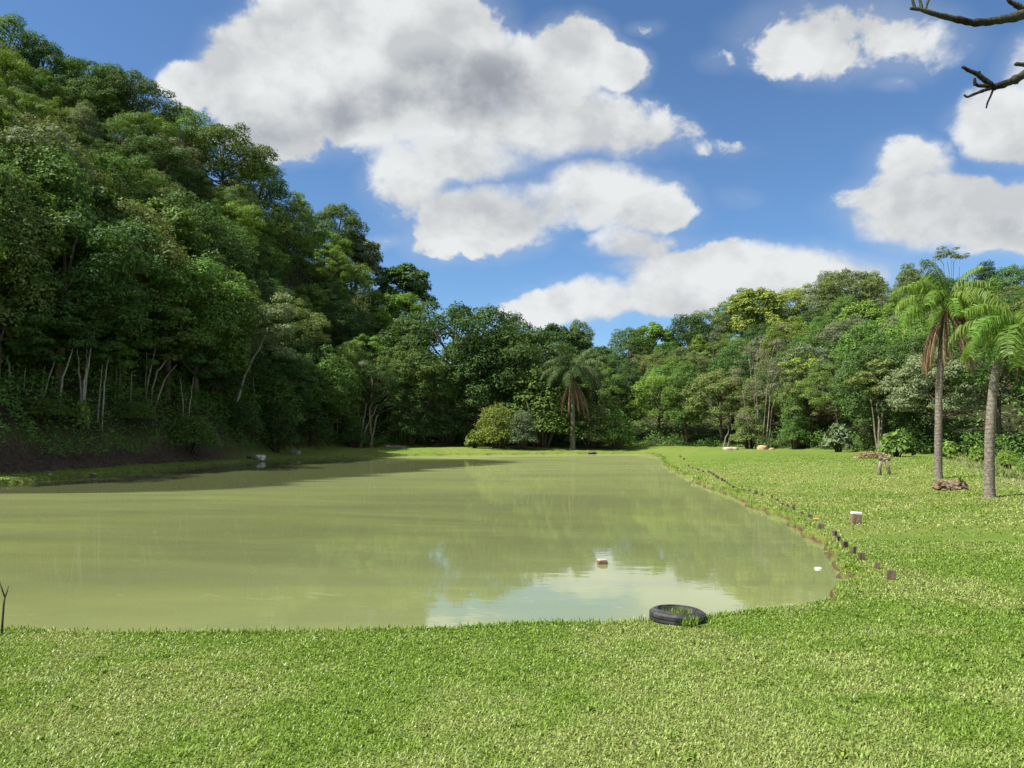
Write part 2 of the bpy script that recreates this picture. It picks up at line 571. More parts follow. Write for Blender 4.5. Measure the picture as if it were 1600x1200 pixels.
# ground: one sheet out to the horizon
ang = np.concatenate([np.linspace(-math.pi, -0.72, 70, endpoint=False), np.linspace(-0.72, 0.72, 560, endpoint=False), np.linspace(0.72, math.pi, 70, endpoint=False)])
rad = np.concatenate([[0.0], np.geomspace(1.2, 200, 330), np.geomspace(220, 2500, 14)])
AA, RR = np.meshgrid(ang, rad[1:])
gx = np.concatenate([[0.0], (RR * np.sin(AA)).ravel()]); gy = np.concatenate([[0.0], (RR * np.cos(AA)).ravel()])
gd = pond_dist(gx, gy)
gzv = ground_z(gx, gy, gd)
na, nr = len(ang), len(rad) - 1
i = np.arange(nr - 1)[:, None] * na + 1; j = np.arange(na)[None]; j2 = (j + 1) % na
quads = np.stack([i + j, i + j2, i + na + j2, i + na + j], -1).reshape(-1, 4)[:, ::-1]
tris = np.stack([np.zeros(na, int), 1 + np.arange(na), 1 + (np.arange(na) + 1) % na], -1)[:, ::-1]
gaz = np.arctan2(gx, np.maximum(gy, 1e-3))
gpx = 800 + F * np.tan(np.clip(gaz, -1.25, 1.25))
w = fbm(gx, gy, 0.5, 3, 9); w2 = fbm(gx, gy, 0.9, 3, 12)
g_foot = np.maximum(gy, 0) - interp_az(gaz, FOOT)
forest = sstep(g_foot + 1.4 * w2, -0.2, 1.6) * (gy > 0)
dirt = sstep(g_foot + w, -2.3, -1.6) * (1 - sstep(g_foot + w, 0.2, 1.2)) * np.interp(gpx, [-900, 330, 420, 2600], [1, 1, 0, 0]) * (gy > 0)

gm, N = material('ground_cover')
co = N.n('ShaderNodeTexCoord').outputs['Object']
fine = N.noise(co, 38, 4, 0.65); mid = N.noise(co, 6, 4, 0.6); big = N.noise(co, 0.9, 3, 0.5)
lawn = N.mix(N.ss(mid, 0.3, 0.7), (0.118, 0.195, 0.026), (0.155, 0.228, 0.036))
lawn = N.mix(N.m('MULTIPLY', N.attr('dry'), 0.85), lawn, (0.215, 0.250, 0.062))
lawn = N.mix(N.ss(fine, 0.40, 0.62, 0.45, 0.0), lawn, (0.045, 0.075, 0.015))
rgh = N.mix(N.ss(mid, 0.35, 0.65), (0.13, 0.18, 0.05), (0.24, 0.24, 0.12))
lawn = N.mix(N.attr('rough'), lawn, rgh)
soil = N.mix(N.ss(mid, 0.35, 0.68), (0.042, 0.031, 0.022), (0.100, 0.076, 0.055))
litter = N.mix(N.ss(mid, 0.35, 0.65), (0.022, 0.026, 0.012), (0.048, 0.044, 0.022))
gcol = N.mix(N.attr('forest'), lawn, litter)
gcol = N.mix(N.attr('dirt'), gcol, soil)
edge = N.mix(N.ss(fine, 0.35, 0.65), (0.055, 0.036, 0.020), (0.135, 0.085, 0.045))
gcol = N.mix(N.attr('edge'), gcol, edge)
finish(N, principled(N, gcol, 0.9, 0.1, bump(N, fine, 0.9, 0.06)))
gme = np_mesh('ground', np.stack([gx, gy, gzv], 1), [quads, tris], gm,
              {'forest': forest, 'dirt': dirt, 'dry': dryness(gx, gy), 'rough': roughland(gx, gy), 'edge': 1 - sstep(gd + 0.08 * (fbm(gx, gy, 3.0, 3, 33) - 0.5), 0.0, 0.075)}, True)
link('ground', gme, kind='structure')

# water: opaque green pond with a mirror skin
wm, N = material('pond_water')
co = N.n('ShaderNodeTexCoord').outputs['Object']
st = N.v('MULTIPLY', co, (0.35, 1.0, 1.0))
sw = N.noise(st, 0.22, 5, 0.6, 1.2)
rotv = N.n('ShaderNodeVectorRotate', rotation_type='Z_AXIS'); N.put(rotv.inputs['Vector'], co); rotv.inputs['Angle'].default_value = 0.22
sw2 = N.noise(N.v('MULTIPLY', rotv.outputs[0], (0.12, 0.75, 1.0)), 0.55, 6, 0.58, 2.2)
col = N.mix(N.ss(sw, 0.35, 0.68), (0.154, 0.177, 0.077), (0.186, 0.212, 0.080))
scum = N.m('MULTIPLY', N.ss(sw2, 0.50, 0.74), N.ss(sw, 0.42, 0.62))
col = N.mix(N.m('MULTIPLY', scum, 0.45), col, (0.197, 0.226, 0.066))
sw3 = N.noise(N.v('MULTIPLY', rotv.outputs[0], (0.10, 0.42, 1.0)), 1.1, 4, 0.5, 2.5)
thread = N.m('MULTIPLY', N.ss(N.m('ABSOLUTE', N.m('SUBTRACT', sw3, 0.5)), 0.0, 0.012, 1.0, 0.0), N.ss(N.noise(co, 1.7, 4, 0.65), 0.52, 0.66))
col = N.mix(N.m('MULTIPLY', thread, 0.5), col, (0.27, 0.29, 0.15))
dif = N.n('ShaderNodeBsdfDiffuse'); N.put(dif.inputs[0], col)
rip = N.noise(N.v('MULTIPLY', co, (0.6, 1.0, 1.0)), 2.6, 3, 0.5)
gl = N.n('ShaderNodeBsdfGlossy'); gl.inputs['Roughness'].default_value = 0.035
gl.inputs[0].default_value = (0.95, 0.97, 0.95, 1)
N.put(gl.inputs['Normal'], bump(N, rip, 0.05, 0.03))
fr = N.n('ShaderNodeFresnel'); fr.inputs[0].default_value = 1.33
film = N.m('MULTIPLY', N.ss(sw2, 0.40, 0.70, 1.0, 0.85), 1.0)
sy = N.n('ShaderNodeSeparateXYZ'); N.put(sy.inputs[0], co)
film = N.m('MULTIPLY', film, N.ss(sy.outputs[1], 14, 55, 1.0, 0.62))
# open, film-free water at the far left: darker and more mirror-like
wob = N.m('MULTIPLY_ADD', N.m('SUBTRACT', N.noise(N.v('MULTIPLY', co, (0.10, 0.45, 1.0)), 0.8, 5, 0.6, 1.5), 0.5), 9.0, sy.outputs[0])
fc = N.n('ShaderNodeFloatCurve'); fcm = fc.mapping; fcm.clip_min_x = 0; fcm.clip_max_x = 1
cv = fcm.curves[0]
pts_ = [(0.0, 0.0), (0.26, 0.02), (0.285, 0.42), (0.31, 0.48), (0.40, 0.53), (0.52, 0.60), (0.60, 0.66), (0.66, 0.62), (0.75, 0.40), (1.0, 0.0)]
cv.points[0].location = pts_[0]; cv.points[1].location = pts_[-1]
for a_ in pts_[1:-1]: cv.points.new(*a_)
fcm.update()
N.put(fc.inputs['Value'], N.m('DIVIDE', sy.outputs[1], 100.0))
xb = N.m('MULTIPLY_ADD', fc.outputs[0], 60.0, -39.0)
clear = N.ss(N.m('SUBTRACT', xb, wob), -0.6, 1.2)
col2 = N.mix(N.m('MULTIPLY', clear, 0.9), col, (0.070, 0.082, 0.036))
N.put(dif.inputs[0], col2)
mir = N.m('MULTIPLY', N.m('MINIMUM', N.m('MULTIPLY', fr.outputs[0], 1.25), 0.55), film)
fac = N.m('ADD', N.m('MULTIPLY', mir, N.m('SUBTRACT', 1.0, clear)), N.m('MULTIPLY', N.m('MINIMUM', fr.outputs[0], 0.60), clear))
ms = N.n('ShaderNodeMixShader')
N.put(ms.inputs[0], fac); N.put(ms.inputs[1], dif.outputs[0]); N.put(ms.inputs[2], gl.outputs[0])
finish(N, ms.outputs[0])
wx0, wx1, wy0, wy1 = SHORE[:, 0].min() - .4, SHORE[:, 0].max() + .4, SHORE[:, 1].min() - .4, SHORE[:, 1].max() + .4
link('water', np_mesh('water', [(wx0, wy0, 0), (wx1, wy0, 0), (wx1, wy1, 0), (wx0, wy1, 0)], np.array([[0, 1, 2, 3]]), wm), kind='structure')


# ------------------------------------------------------------------ grass blades
def blade_material(name, lush, dry, trans=0.25):
    m, N = material(name)
    tone = N.attr('tone'); d = N.attr('dry')
    c = N.mix(d, lush, dry)
    c = N.mix(N.ss(d, 0.84, 1.0, 0.0, 0.35), c, (0.30, 0.25, 0.115))
    hs = N.n('ShaderNodeHueSaturation')
    N.put(hs.inputs['Color'], c)
    N.put(hs.inputs['Value'], N.ss(tone, 0, 1, 0.60, 1.50, 'LINEAR'))
    p = principled(N, hs.outputs[0], 0.42, 0.30)
    t = N.n('ShaderNodeBsdfTranslucent'); N.put(t.inputs[0], N.mix(1.0, hs.outputs[0], (1.2, 1.15, 0.6), 'MULTIPLY'))
    mx = N.n('ShaderNodeMixShader'); mx.inputs[0].default_value = trans
    N.put(mx.inputs[1], p); N.put(mx.inputs[2], t.outputs[0])
    finish(N, mx.outputs[0])
    return m


GRASS = blade_material('grass_blades', (0.126, 0.215, 0.020), (0.222, 0.285, 0.076))
TALLG = blade_material('tall_grass_blades', (0.13, 0.20, 0.04), (0.25, 0.25, 0.11))


def blades(x, y, z, length, width, lean_lo, lean_hi, dry, r):
    n = len(x)
    a = r.uniform(0, 2 * np.pi, n); lean = r.uniform(lean_lo, lean_hi, n)
    L = length * r.uniform(0.55, 1.3, n); Wd = width * r.uniform(0.7, 1.3, n)
    h = np.stack([np.cos(a), np.sin(a), np.zeros(n)], 1)
    s = np.stack([-np.sin(a), np.cos(a), np.zeros(n)], 1)
    p = np.stack([x, y, z - 0.004], 1)
    up = np.array([0, 0, 1.0])
    d1 = h * np.sin(lean * 0.6)[:, None] + up * np.cos(lean * 0.6)[:, None]
    d2 = h * np.sin(lean * 1.35)[:, None] + up * np.cos(lean * 1.35)[:, None]
    mid = p + d1 * (L * 0.5)[:, None]; tip = mid + d2 * (L * 0.5)[:, None]
    sw_ = s * (Wd * 0.5)[:, None]
    V = np.stack([p - sw_ * .7, p + sw_ * .7, mid + sw_, mid - sw_, tip], 1).reshape(-1, 3)
    b = np.arange(n)[:, None] * 5
    q = b + np.array([[0, 1, 2, 3]]); t = b + np.array([[3, 2, 4]])
    tone = np.repeat(r.uniform(0, 1, n), 5)
    return V, q, t, tone, np.repeat(dry, 5)


TYRE = (ground_at(1062, 972).x, ground_at(1062, 972).y + .12)
SPOTS = [tuple(ground_at(a, b)[:2]) for a, b in ((1393, 906), (1370.6, 889), (1346.5, 875), (1334, 865), (1319.7, 855), (1309, 845), (1304.5, 837), (1282.7, 826), (1337.5, 818))]


def scatter_lawn(dlo, dhi, dens, length, width, lean, xmax=1.0, xmin=-1.0):
    """blades between two distances from the camera"""
    area = 0.5 * (dhi ** 2 - dlo ** 2) * 2.2
    n = int(area * dens)
    r_ = np.sqrt(rng.uniform(dlo ** 2, dhi ** 2, n)); a_ = rng.uniform(-1.1, 1.1, n)
    x, y = r_ * np.sin(a_), r_ * np.cos(a_)
    keep = (np.abs(x) < y * 0.70 + 0.4) | ((np.abs(x) < y * 0.80 + 3.0) & (rng.uniform(0, 1, n) < 0.45))
    x, y = x[keep], y[keep]
    d = pond_dist(x, y)
    az = np.arctan2(x, y)
    k = (d > 0.03) & (y < interp_az(az, FOOT) - 1.5) & (roughland(x, y) < 0.6) & (np.hypot(x - TYRE[0], y - TYRE[1]) > 0.36)
    for sx_, sy_ in SPOTS:
        k &= np.hypot(x - sx_, y - sy_) > 0.10
    x, y, d = x[k], y[k], d[k]
    if dlo > 12:                                   # thins out with distance, no visible ring
        t_ = np.hypot(x, y); kk = rng.uniform(0, 1, len(x)) < np.where(t_ > dhi * .75, (dhi - t_) / (dhi * .25), 1) * np.where(t_ < dlo * 1.2, (t_ - dlo) / (dlo * .2), 1)
        x, y, d = x[kk], y[kk], d[kk]
    z = ground_z(x, y, d)
    return x, y, z, d


parts = []
for (dlo, dhi, dens, ln, wd) in ((3.0, 6.0, 6200, 0.036, 0.0070), (6.0, 9.5, 3600, 0.038, 0.0090), (9.5, 16, 1500, 0.042, 0.0125), (16, 32, 330, 0.060, 0.020), (26, 62, 60, 0.065, 0.032)):
    x, y, z, d = scatter_lawn(dlo, dhi, dens, ln, wd, None)
    dr = np.clip(dryness(x, y) + rng.normal(0, 0.16, len(x)), 0, 1)
    parts.append(blades(x, y, z, ln, wd, 0.55, 1.40, dr, rng))
# fringe hanging over the bank all round
for (step, per, ln, wd, lo, hi) in ((0.02, 3, 0.065, 0.010, 0.0, 12), (0.05, 3, 0.07, 0.018, 12, 34), (0.12, 3, 0.11, 0.04, 34, 100)):
    S = SHORE; S2 = np.roll(SHORE, -1, 0)
    L = np.linalg.norm(S2 - S, axis=1)
    n = int(L.sum() / step) * per
    e = rng.choice(len(S), n, p=L / L.sum()); t = rng.uniform(0, 1, n)
    P = S[e] + (S2[e] - S[e]) * t[:, None]
    nv = np.stack([(S2[e] - S[e])[:, 1], -(S2[e] - S[e])[:, 0]], 1); nv /= np.linalg.norm(nv, axis=1)[:, None] + 1e-9
    off = rng.uniform(0.05, 0.30, n)
    cand = P + nv * off[:, None]
    dd = pond_dist(cand[:, 0], cand[:, 1])
    cand = np.where((dd > 0)[:, None], cand, P - nv * off[:, None])
    rr_ = np.hypot(cand[:, 0], cand[:, 1])
    k = (rr_ >= lo) & (rr_ < hi) & (fbm(cand[:, 0], cand[:, 1], 1.3, 2, 88) > 0.33)
    cand = cand[k]
    dd = pond_dist(cand[:, 0], cand[:, 1]); k = dd > 0.04; cand = cand[k]; dd = dd[k]
    parts.append(blades(cand[:, 0], cand[:, 1], ground_z(cand[:, 0], cand[:, 1], dd), ln, wd, 0.1, 1.0,
                        np.clip(dryness(cand[:, 0], cand[:, 1]) * .6, 0, 1), rng))


# broader-leaved tufts and weeds dotted through the near lawn
x, y, z, d = scatter_lawn(3.0, 12.0, 4, 0, 0, None)
x = np.repeat(x, 12) + rng.normal(0, .018, 12 * len(x)); y = np.repeat(y, 12) + rng.normal(0, .018, 12 * len(y))
d = pond_dist(x, y); k = d > .03; x, y, d = x[k], y[k], d[k]
parts.append(blades(x, y, ground_z(x, y, d), 0.062, 0.013, 0.3, 1.2, np.clip(rng.normal(.25, .25, len(x)), 0, 1), rng))


def join_blades(name, parts, mat):
    Vs, q, t, tone, dr, base = [], [], [], [], [], 0
    for V, a, b, c, d in parts:
        Vs.append(V); q.append(a + base); t.append(b + base); tone.append(c); dr.append(d); base += len(V)
    me = np_mesh(name, np.concatenate(Vs), [np.concatenate(q), np.concatenate(t)], mat, {'tone': np.concatenate(tone), 'dry': np.concatenate(dr)})
    return link(name, me, kind='stuff')


go = join_blades('grass', parts, GRASS)
go['label'] = 'short mown green lawn grass with paler dry patches around the pond'
print('grass blades', sum(len(p[1]) for p in parts))

# taller unmown grass right of the lawn
n = 60000
x = rng.uniform(9, 48, n); y = rng.uniform(12, 66, n)
k = (roughland(x, y) > 0.35 + 0.4 * rng.uniform(0, 1, n)) & (y < interp_az(np.arctan2(x, y), FOOT) + 1) & (x < y * 0.74 + 2)
k &= fbm(x, y, 0.35, 3, 71) + 0.25 * rng.uniform(-1, 1, n) > 0.42
x, y = x[k], y[k]
tg = join_blades('tall_grass', [blades(x, y, ground_z(x, y), 0.22, 0.028, 0.05, 0.8, np.clip(fbm(x, y, 0.3, 3, 77) * 1.5 - .3 + rng.normal(0, .2, len(x)), 0, 1), rng)], TALLG)
tg['label'] = 'taller unmown pale grass beyond the mown lawn on the right'


# ------------------------------------------------------------------ leaves, crowns, trees
def norm(a):
    return a / (np.linalg.norm(a, axis=-1, keepdims=True) + 1e-9)


def leaf_quads(pos, nrm, L, aspect, r, hang=0.25):
    n = len(pos)
    t = norm(np.cross(nrm, r.standard_normal((n, 3))))
    t = norm(t + np.array([0, 0, -hang]))
    b = norm(np.cross(nrm, t))
    L = (L * r.uniform(0.6, 1.35, n))[:, None]
    Wd = L * aspect
    V = np.stack([pos - t * L * .5, pos + b * Wd * .5, pos + t * L * .5, pos - b * Wd * .5], 1).reshape(-1, 3)
    Fq = np.arange(4 * n).reshape(-1, 4)
    tone = np.repeat(r.uniform(0, 1, n), 4)
    return V, Fq, tone


def crown_points(r, puffs, n):
    """puffs: (x,y,z,rad,squash); leaves sit on their shells, thicker on top"""
    P = np.array(puffs)
    wgt = P[:, 3] ** 2
    k = r.choice(len(P), n, p=wgt / wgt.sum())
    d = norm(r.standard_normal((n, 3)))
    low = d[:, 2] < -0.25
    d[low, 2] *= -r.uniform(0.0, 1.0, low.sum())
    d = norm(d)
    sh = r.uniform(0.55, 1.0, n) ** 0.5
    lump = 1 + 0.22 * np.sin(d[:, 0] * 7 + k * 1.7) * np.sin(d[:, 1] * 6 + k * 2.3) + 0.12 * np.sin(d[:, 2] * 13 + k)
    pos = P[k, :3] + d * (P[k, 3] * sh * lump)[:, None] * np.stack([np.ones(n), np.ones(n), P[k, 4]], 1)
    nrm = norm(d * 0.95 + np.array([0, 0, 0.45]) + 0.42 * r.standard_normal((n, 3)))
    return pos, nrm


def make_tree(seed, H, R, base, npuff, nleaf, leafL, aspect, shape, puff_r=(0.24, 0.36), squash=0.75, trunk_r=0.22):
    r = np.random.default_rng(seed)
    zc0, zc1 = H * base, H * 0.93
    zc, hz = (zc0 + zc1) / 2, (zc1 - zc0) / 2
    puffs = []
    for q in range(npuff):
        u = (q + 0.5) / npuff
        az = q * 2.399 + r.uniform(-.4, .4)
        cz = 1 - 1.75 * u if shape != 'flat' else 1 - 1.0 * u
        sr = math.sqrt(max(0, 1 - min(1, abs(cz)) ** 2)) if cz > -0.6 else 0.85
        rr = r.uniform(0.55, 0.95)
        px_, py_ = math.cos(az) * sr * R * rr, math.sin(az) * sr * R * rr
        z = zc + cz * hz * r.uniform(0.75, 1.0)
        if shape == 'tall': px_, py_ = px_ * 0.8, py_ * 0.8
        if shape == 'flat': z = zc1 - hz * 0.5 * (1 - cz) - 0.25 * (px_ ** 2 + py_ ** 2) / R
        pr = R * r.uniform(*puff_r) * (0.8 if cz > 0.7 else 1.0)
        puffs.append((px_, py_, z - pr * 0.3, pr, squash * r.uniform(0.8, 1.2)))
    pos, nrm = crown_points(r, puffs, nleaf)
    V, Fq, tone = leaf_quads(pos, nrm, leafL, aspect, r)
    cm = np_mesh('crown', V, Fq, LEAF['mid green'], {'tone': tone})
    g = Geo()
    zs = np.linspace(-0.6, zc + 0.3 * hz, 7)
    bend = r.normal(0, 0.05, (7, 2)).cumsum(0) * H * 0.12
    bend -= bend[1]
    tp = np.stack([bend[:, 0], bend[:, 1], zs], 1)
    g.tube(tp, np.linspace(1.25, 0.35, 7) * trunk_r, 7, 0.05, r)
    for q in range(0, npuff, 2):
        p = np.array(puffs[q][:3])
        f = np.clip((p[2] - zc0) / (zc1 - zc0), 0.05, 0.9)
        z0 = zc0 * 0.75 + (zs[-1] - zc0 * 0.75) * f * 0.8
        s = np.array([np.interp(z0, zs, tp[:, 0]), np.interp(z0, zs, tp[:, 1]), z0])
        m1 = s + (p - s) * 0.5 + np.array([0, 0, -0.05 * H]) * r.uniform(0, 1)
        g.tube([s, m1, p], [trunk_r * .42, trunk_r * .28, trunk_r * .1], 5)
    tm = g.mesh('trunk', BARK)
    return dict(trunk=tm, crown=cm, H=H, R=R)


SHAPES = {
    'dense round-topped': [make_tree(s, 11, 4.2, 0.10, 38, 27000, 0.20, 0.55, 'round', (0.24, 0.38), 0.92) for s in (11, 12, 13)],
    'broad spreading': [make_tree(s, 10.5, 5.0, 0.24, 42, 28000, 0.20, 0.5, 'round', (0.18, 0.29), 0.8) for s in (21, 22)],
    'tall domed': [make_tree(s, 13.5, 3.7, 0.12, 44, 28000, 0.20, 0.5, 'tall', (0.25, 0.37), 0.95) for s in (31, 32)],
    'loose feathery': [make_tree(s, 11.5, 4.0, 0.26, 56, 21000, 0.17, 0.42, 'round', (0.14, 0.24), 0.72, 0.16) for s in (41, 42)],
    'big-leaved': [make_tree(s, 10, 4.0, 0.16, 34, 15000, 0.31, 0.6, 'round', (0.22, 0.33), 0.88) for s in (51, 52)],
    'narrow shaggy': [make_tree(s, 12, 2.9, 0.06, 46, 23000, 0.20, 0.5, 'tall', (0.26, 0.40), 1.15) for s in (61, 62)],
}


def recolor(o, mat):
    o.material_slots[0].link = 'OBJECT'
    o.material_slots[0].material = mat


def plant_tree(name, var, loc, s, color, label, cat, group, rz=None, bark=None):
    t = thing(name, loc, label, cat, group, random.uniform(0, 6.28) if rz is None else rz, s)
    tr = link('trunk', var['trunk'], t)
    cr = link('crown', var['crown'], t)
    recolor(cr, LEAF[color])
    if bark: recolor(tr, bark)
    return t


LANDMARKS = [(-150, "the leftmost pale trunk"), (15, "the kinked pale trunk at the left end"), (65, "the cluster of leaning pale trunks"), (128, "the twin pale trunks"), (178, "the thin sapling stems"), (238, "the forked pale trunks"),
             (310, "the right end of the earth bank"), (370, "the long leaning pale trunk"), (410, "the white boulder"), (460, "the flat grey boulder"),
             (518, "the vine-hung trunk"), (572, "the bare forked stems"), (625, "the fallen log"), (690, "the dark forest corner"), (770, "the rounded waterside bush"),
             (840, "the vine-draped tall bush"), (895, "the far palm"), (965, "the pond's far bank"), (1030, "the pond's far right corner"), (1090, "the far end of the stake row"),
             (1140, "the flat tan boulder"), (1195, "the orange boulder"), (1255, "the lime-topped tree"), (1315, "the pale leafy shrub"), (1380, "the wooden trestle"),
             (1425, "the gap left of the tall palm"), (1472, "the tall palm"), (1550, "the leaning palm"), (1640, "the right edge")]
ORD = ['first', 'second', 'third', 'fourth', 'fifth', 'sixth', 'seventh', 'eighth', 'ninth', 'tenth', 'eleventh', 'twelfth', 'thirteenth', 'fourteenth', 'fifteenth', 'sixteenth', 'seventeenth',
       'eighteenth', 'nineteenth', 'twentieth', 'twenty-first', 'twenty-second', 'twenty-third', 'twenty-fourth', 'twenty-fifth', 'twenty-sixth', 'twenty-seventh', 'twenty-eighth',
       'twenty-ninth', 'thirtieth', 'thirty-first', 'thirty-second', 'thirty-third', 'thirty-fourth', 'thirty-fifth', 'thirty-sixth', 'thirty-seventh', 'thirty-eighth', 'thirty-ninth', 'fortieth']


def project(x, y, z):
    c, s = math.cos(PITCH), math.sin(PITCH)
    dz = z - CAMZ
    f = y * c + dz * s; u = -y * s + dz * c
    return 800 + F * x / f, 600 - F * u / f


# candidate spots over both hillsides, nearest first
cand = []
tries = 32000
az = rng.uniform(az_of(-330), az_of(1900), tries)
tt = rng.uniform(0, 1.06, tries)
yf, yr = interp_az(az, FOOT), interp_az(az, RIDGE)
Yc = yf + 0.8 + tt * (yr - yf)
Xc = Yc * np.tan(az)
Zc = ground_z(Xc, Yc, np.full(tries, 5.0))
Zc = np.where(tt < 0.02, ground_z(Xc, Yc), Zc)
chosen = []
cx, cy = [], []
for q in range(tries):
    px = 800 + F * math.tan(az[q])
    if px < 345 and Yc[q] < yf[q] + 4.0:
        continue
    if 318 < px < 462 and Yc[q] < 74:
        continue
    sp = 2.9 + 0.017 * (Yc[q] - 40) + (0.4 if px > 820 else 0.0)
    if cx:
        if ((np.array(cx) - Xc[q]) ** 2 + (np.array(cy) - Yc[q]) ** 2).min() < sp * sp:
            continue
    cx.append(Xc[q]); cy.append(Yc[q]); chosen.append(q)
print('tree spots', len(chosen))
items = []
for q in chosen:
    px = 800 + F * math.tan(az[q])
    fy = Yc[q] - yf[q]
    left = px < 700
    rv = random.random()
    if left:
        shape = 'dense round-topped' if rv < .34 else 'broad spreading' if rv < .52 else 'narrow shaggy' if rv < .68 else 'loose feathery' if rv < .82 else 'big-leaved' if rv < .92 else 'tall domed'
        color = random.choices(['dark green', 'mid green', 'bright green', 'olive green', 'grey-green'], [2.2, 4, 3.2, 1.8, 1.2])[0]
    else:
        shape = 'dense round-topped' if rv < .32 else 'broad spreading' if rv < .50 else 'tall domed' if rv < .66 else 'loose feathery' if rv < .78 else 'big-leaved' if rv < .90 else 'narrow shaggy'
        color = random.choices(['dark green', 'mid green', 'bright green', 'olive green', 'grey-green', 'yellow-green'], [2.4, 4, 2.4, 1.2, .8, .5])[0]
    if 690 < px < 880 and fy < 25 and color not in ('olive green', 'grey-green'):
        color = 'dark green'  # hill's shade over the far corner is put into the leaf colour
    if px < 690 and fy < 9 and color in ('bright green', 'yellow-green'):
        color = 'mid green'  # shade along the lower left slope put into the leaf colour as well
    var = random.choice(SHAPES[shape])
    want = random.uniform(6.5, 9.8) if fy > 8 else random.uniform(8.0, 12.0)
    if 700 < px < 860 and fy < 14: want = random.uniform(14, 18)
    if px < 420 and fy < 16: want = random.uniform(10, 14)
    s = want / var['H']
    x, y, z = Xc[q], Yc[q], Zc[q]
    # keep under the skyline
    R = var['R'] * s
    lim = min(CAMZ + sky_tan(a_) * y for a_ in (math.atan2(x - R * .5, y), math.atan2(x, y), math.atan2(x + R * .5, y)))
    if z + want > lim - random.uniform(0, .4):
        want2 = lim - z - random.uniform(0, .4)
        if want2 < 4.5:
            continue
        s = want2 / var['H']
    items.append([math.hypot(x, y), x, y, z, s, shape, color, var, px])
items.sort(key=lambda a: a[0])
# the ones that carry the skyline reach it
best = {}
for it in items:
    x, y, z, s, var = it[1], it[2], it[3], it[4], it[7]
    px, py = project(x, y, z + var['H'] * s)
    k = int(px // 45)
    gap = py - np.interp(px, SKYPX, SKYPY)
    if k not in best or gap < best[k][0]:
        best[k] = (gap, it)
for gap, it in best.values():
    x, y, z, s, var = it[1], it[2], it[3], it[4], it[7]
    lim = CAMZ + sky_tan(math.atan2(x, y)) * y - z
    if it[5] == 'loose feathery':
        it[5] = 'dense round-topped'; var = it[7] = SHAPES[it[5]][0]; s = it[4] = s * 11.5 / 11
    it[4] = min(max(s, lim / var['H']), s * 1.4)
# drop what nothing shows of, from the photograph's place and a step to either side
keep = np.zeros(len(items), bool)
for ox in (0.0, -1.5, 1.5):
    ras = np.zeros((320, 560), bool)       # cells of 4 px, px from -320
    yy, xx = np.mgrid[0:320, 0:560]
    for n_, it in enumerate(items):
        x, y, z, s, var = it[1], it[2], it[3], it[4], it[7]
        H = var['H'] * s
        p0 = project(x - ox, y, z + H * 0.58)
        rx = var['R'] * s / y * F * 0.88 / 4; ry = H * 0.40 / y * F / 4
        cx_, cy_ = (p0[0] + 320) / 4, (p0[1] + 40) / 4
        x0, x1 = int(max(0, cx_ - rx)), int(min(560, cx_ + rx + 1)); y0, y1 = int(max(0, cy_ - ry)), int(min(320, cy_ + ry + 1))
        if x1 <= x0 or y1 <= y0: continue
        sub = ((xx[y0:y1, x0:x1] - cx_) / rx) ** 2 + ((yy[y0:y1, x0:x1] - cy_) / ry) ** 2 < 1
        new = sub & ~ras[y0:y1, x0:x1]
        if new.sum() >= max(6, 0.05 * sub.sum()):
            keep[n_] = True
            ras[y0:y1, x0:x1] |= sub
items = [it for it, k in zip(items, keep) if k]
print('trees kept', len(items))
cols = {}
for it in items:
    k = min(range(len(LANDMARKS)), key=lambda q: abs(LANDMARKS[q][0] - it[8]))
    cols.setdefault(k, []).append(it)
for k, lst in cols.items():
    lst.sort(key=lambda a: a[0])
    lm = LANDMARKS[k][1]
    for r_, it in enumerate(lst):
        _, x, y, z, s, shape, color, var, px = it
        if r_ == len(lst) - 1 and len(lst) > 2:
            where = f"last upslope behind {lm}"
        elif r_ == 0:
            where = f"nearest behind {lm}"
        else:
            where = f"{ORD[r_]} back behind {lm}"
        lab = f"{shape} {color} tree, {where}"
        grp = 'trees on the left hillside' if px < 700 else 'trees across the far end of the pond' if px < 1050 else 'trees on the right hillside'
        plant_tree('forest_tree', var, (x, y, z), s, color, lab, 'tree', grp)

# ---- low growth under the forest edge: one uncountable mass
n = 70000
az_ = rng.uniform(az_of(-250), az_of(1800), n)
e = rng.exponential(2.6, n) - 0.3
Y = interp_az(az_, FOOT) + e
px_ = 800 + F * np.tan(az_)
leftb = px_ < 420
Y = np.where(leftb, interp_az(az_, FOOT) + rng.uniform(-1.5, 6, n), Y)
X = Y * np.tan(az_)
Z = ground_z(X, Y, np.full(n, 9.0))
hgt = (0.25 + 1.5 * sstep(fbm(X, Y, 0.45, 3, 91), 0.3, 0.7)) * rng.uniform(0, 1, n) ** 0.7
ok = fbm(X, Y, 0.8, 2, 95) > np.where(leftb, np.where(Y < interp_az(az_, FOOT) - .2, np.where(px_ < 130, .27, .36), .2), 0.38)
X, Y, Z, hgt = X[ok], Y[ok], Z[ok], hgt[ok]
n = 90000
az_ = rng.uniform(az_of(-300), az_of(1850), n); tt_ = rng.uniform(0, 1.05, n)
az_[:14000] = rng.uniform(az_of(280), az_of(480), 14000); tt_[:14000] = rng.uniform(0, .45, 14000)
Y2 = interp_az(az_, FOOT) + 1.5 + tt_ * (interp_az(az_, RIDGE) - interp_az(az_, FOOT)); X2 = Y2 * np.tan(az_)
h2 = 3.2 * fbm(X2, Y2, 0.30, 3, 93) * rng.uniform(.3, 1, n)
X = np.concatenate([X, X2]); Y = np.concatenate([Y, Y2]); hgt = np.concatenate([hgt, h2]); Z = np.concatenate([Z, ground_z(X2, Y2, np.full(n, 9.0))])
nrm = norm(np.stack([rng.normal(0, .5, len(X)), rng.normal(-.3, .5, len(X)), np.ones(len(X)) * .8], 1))
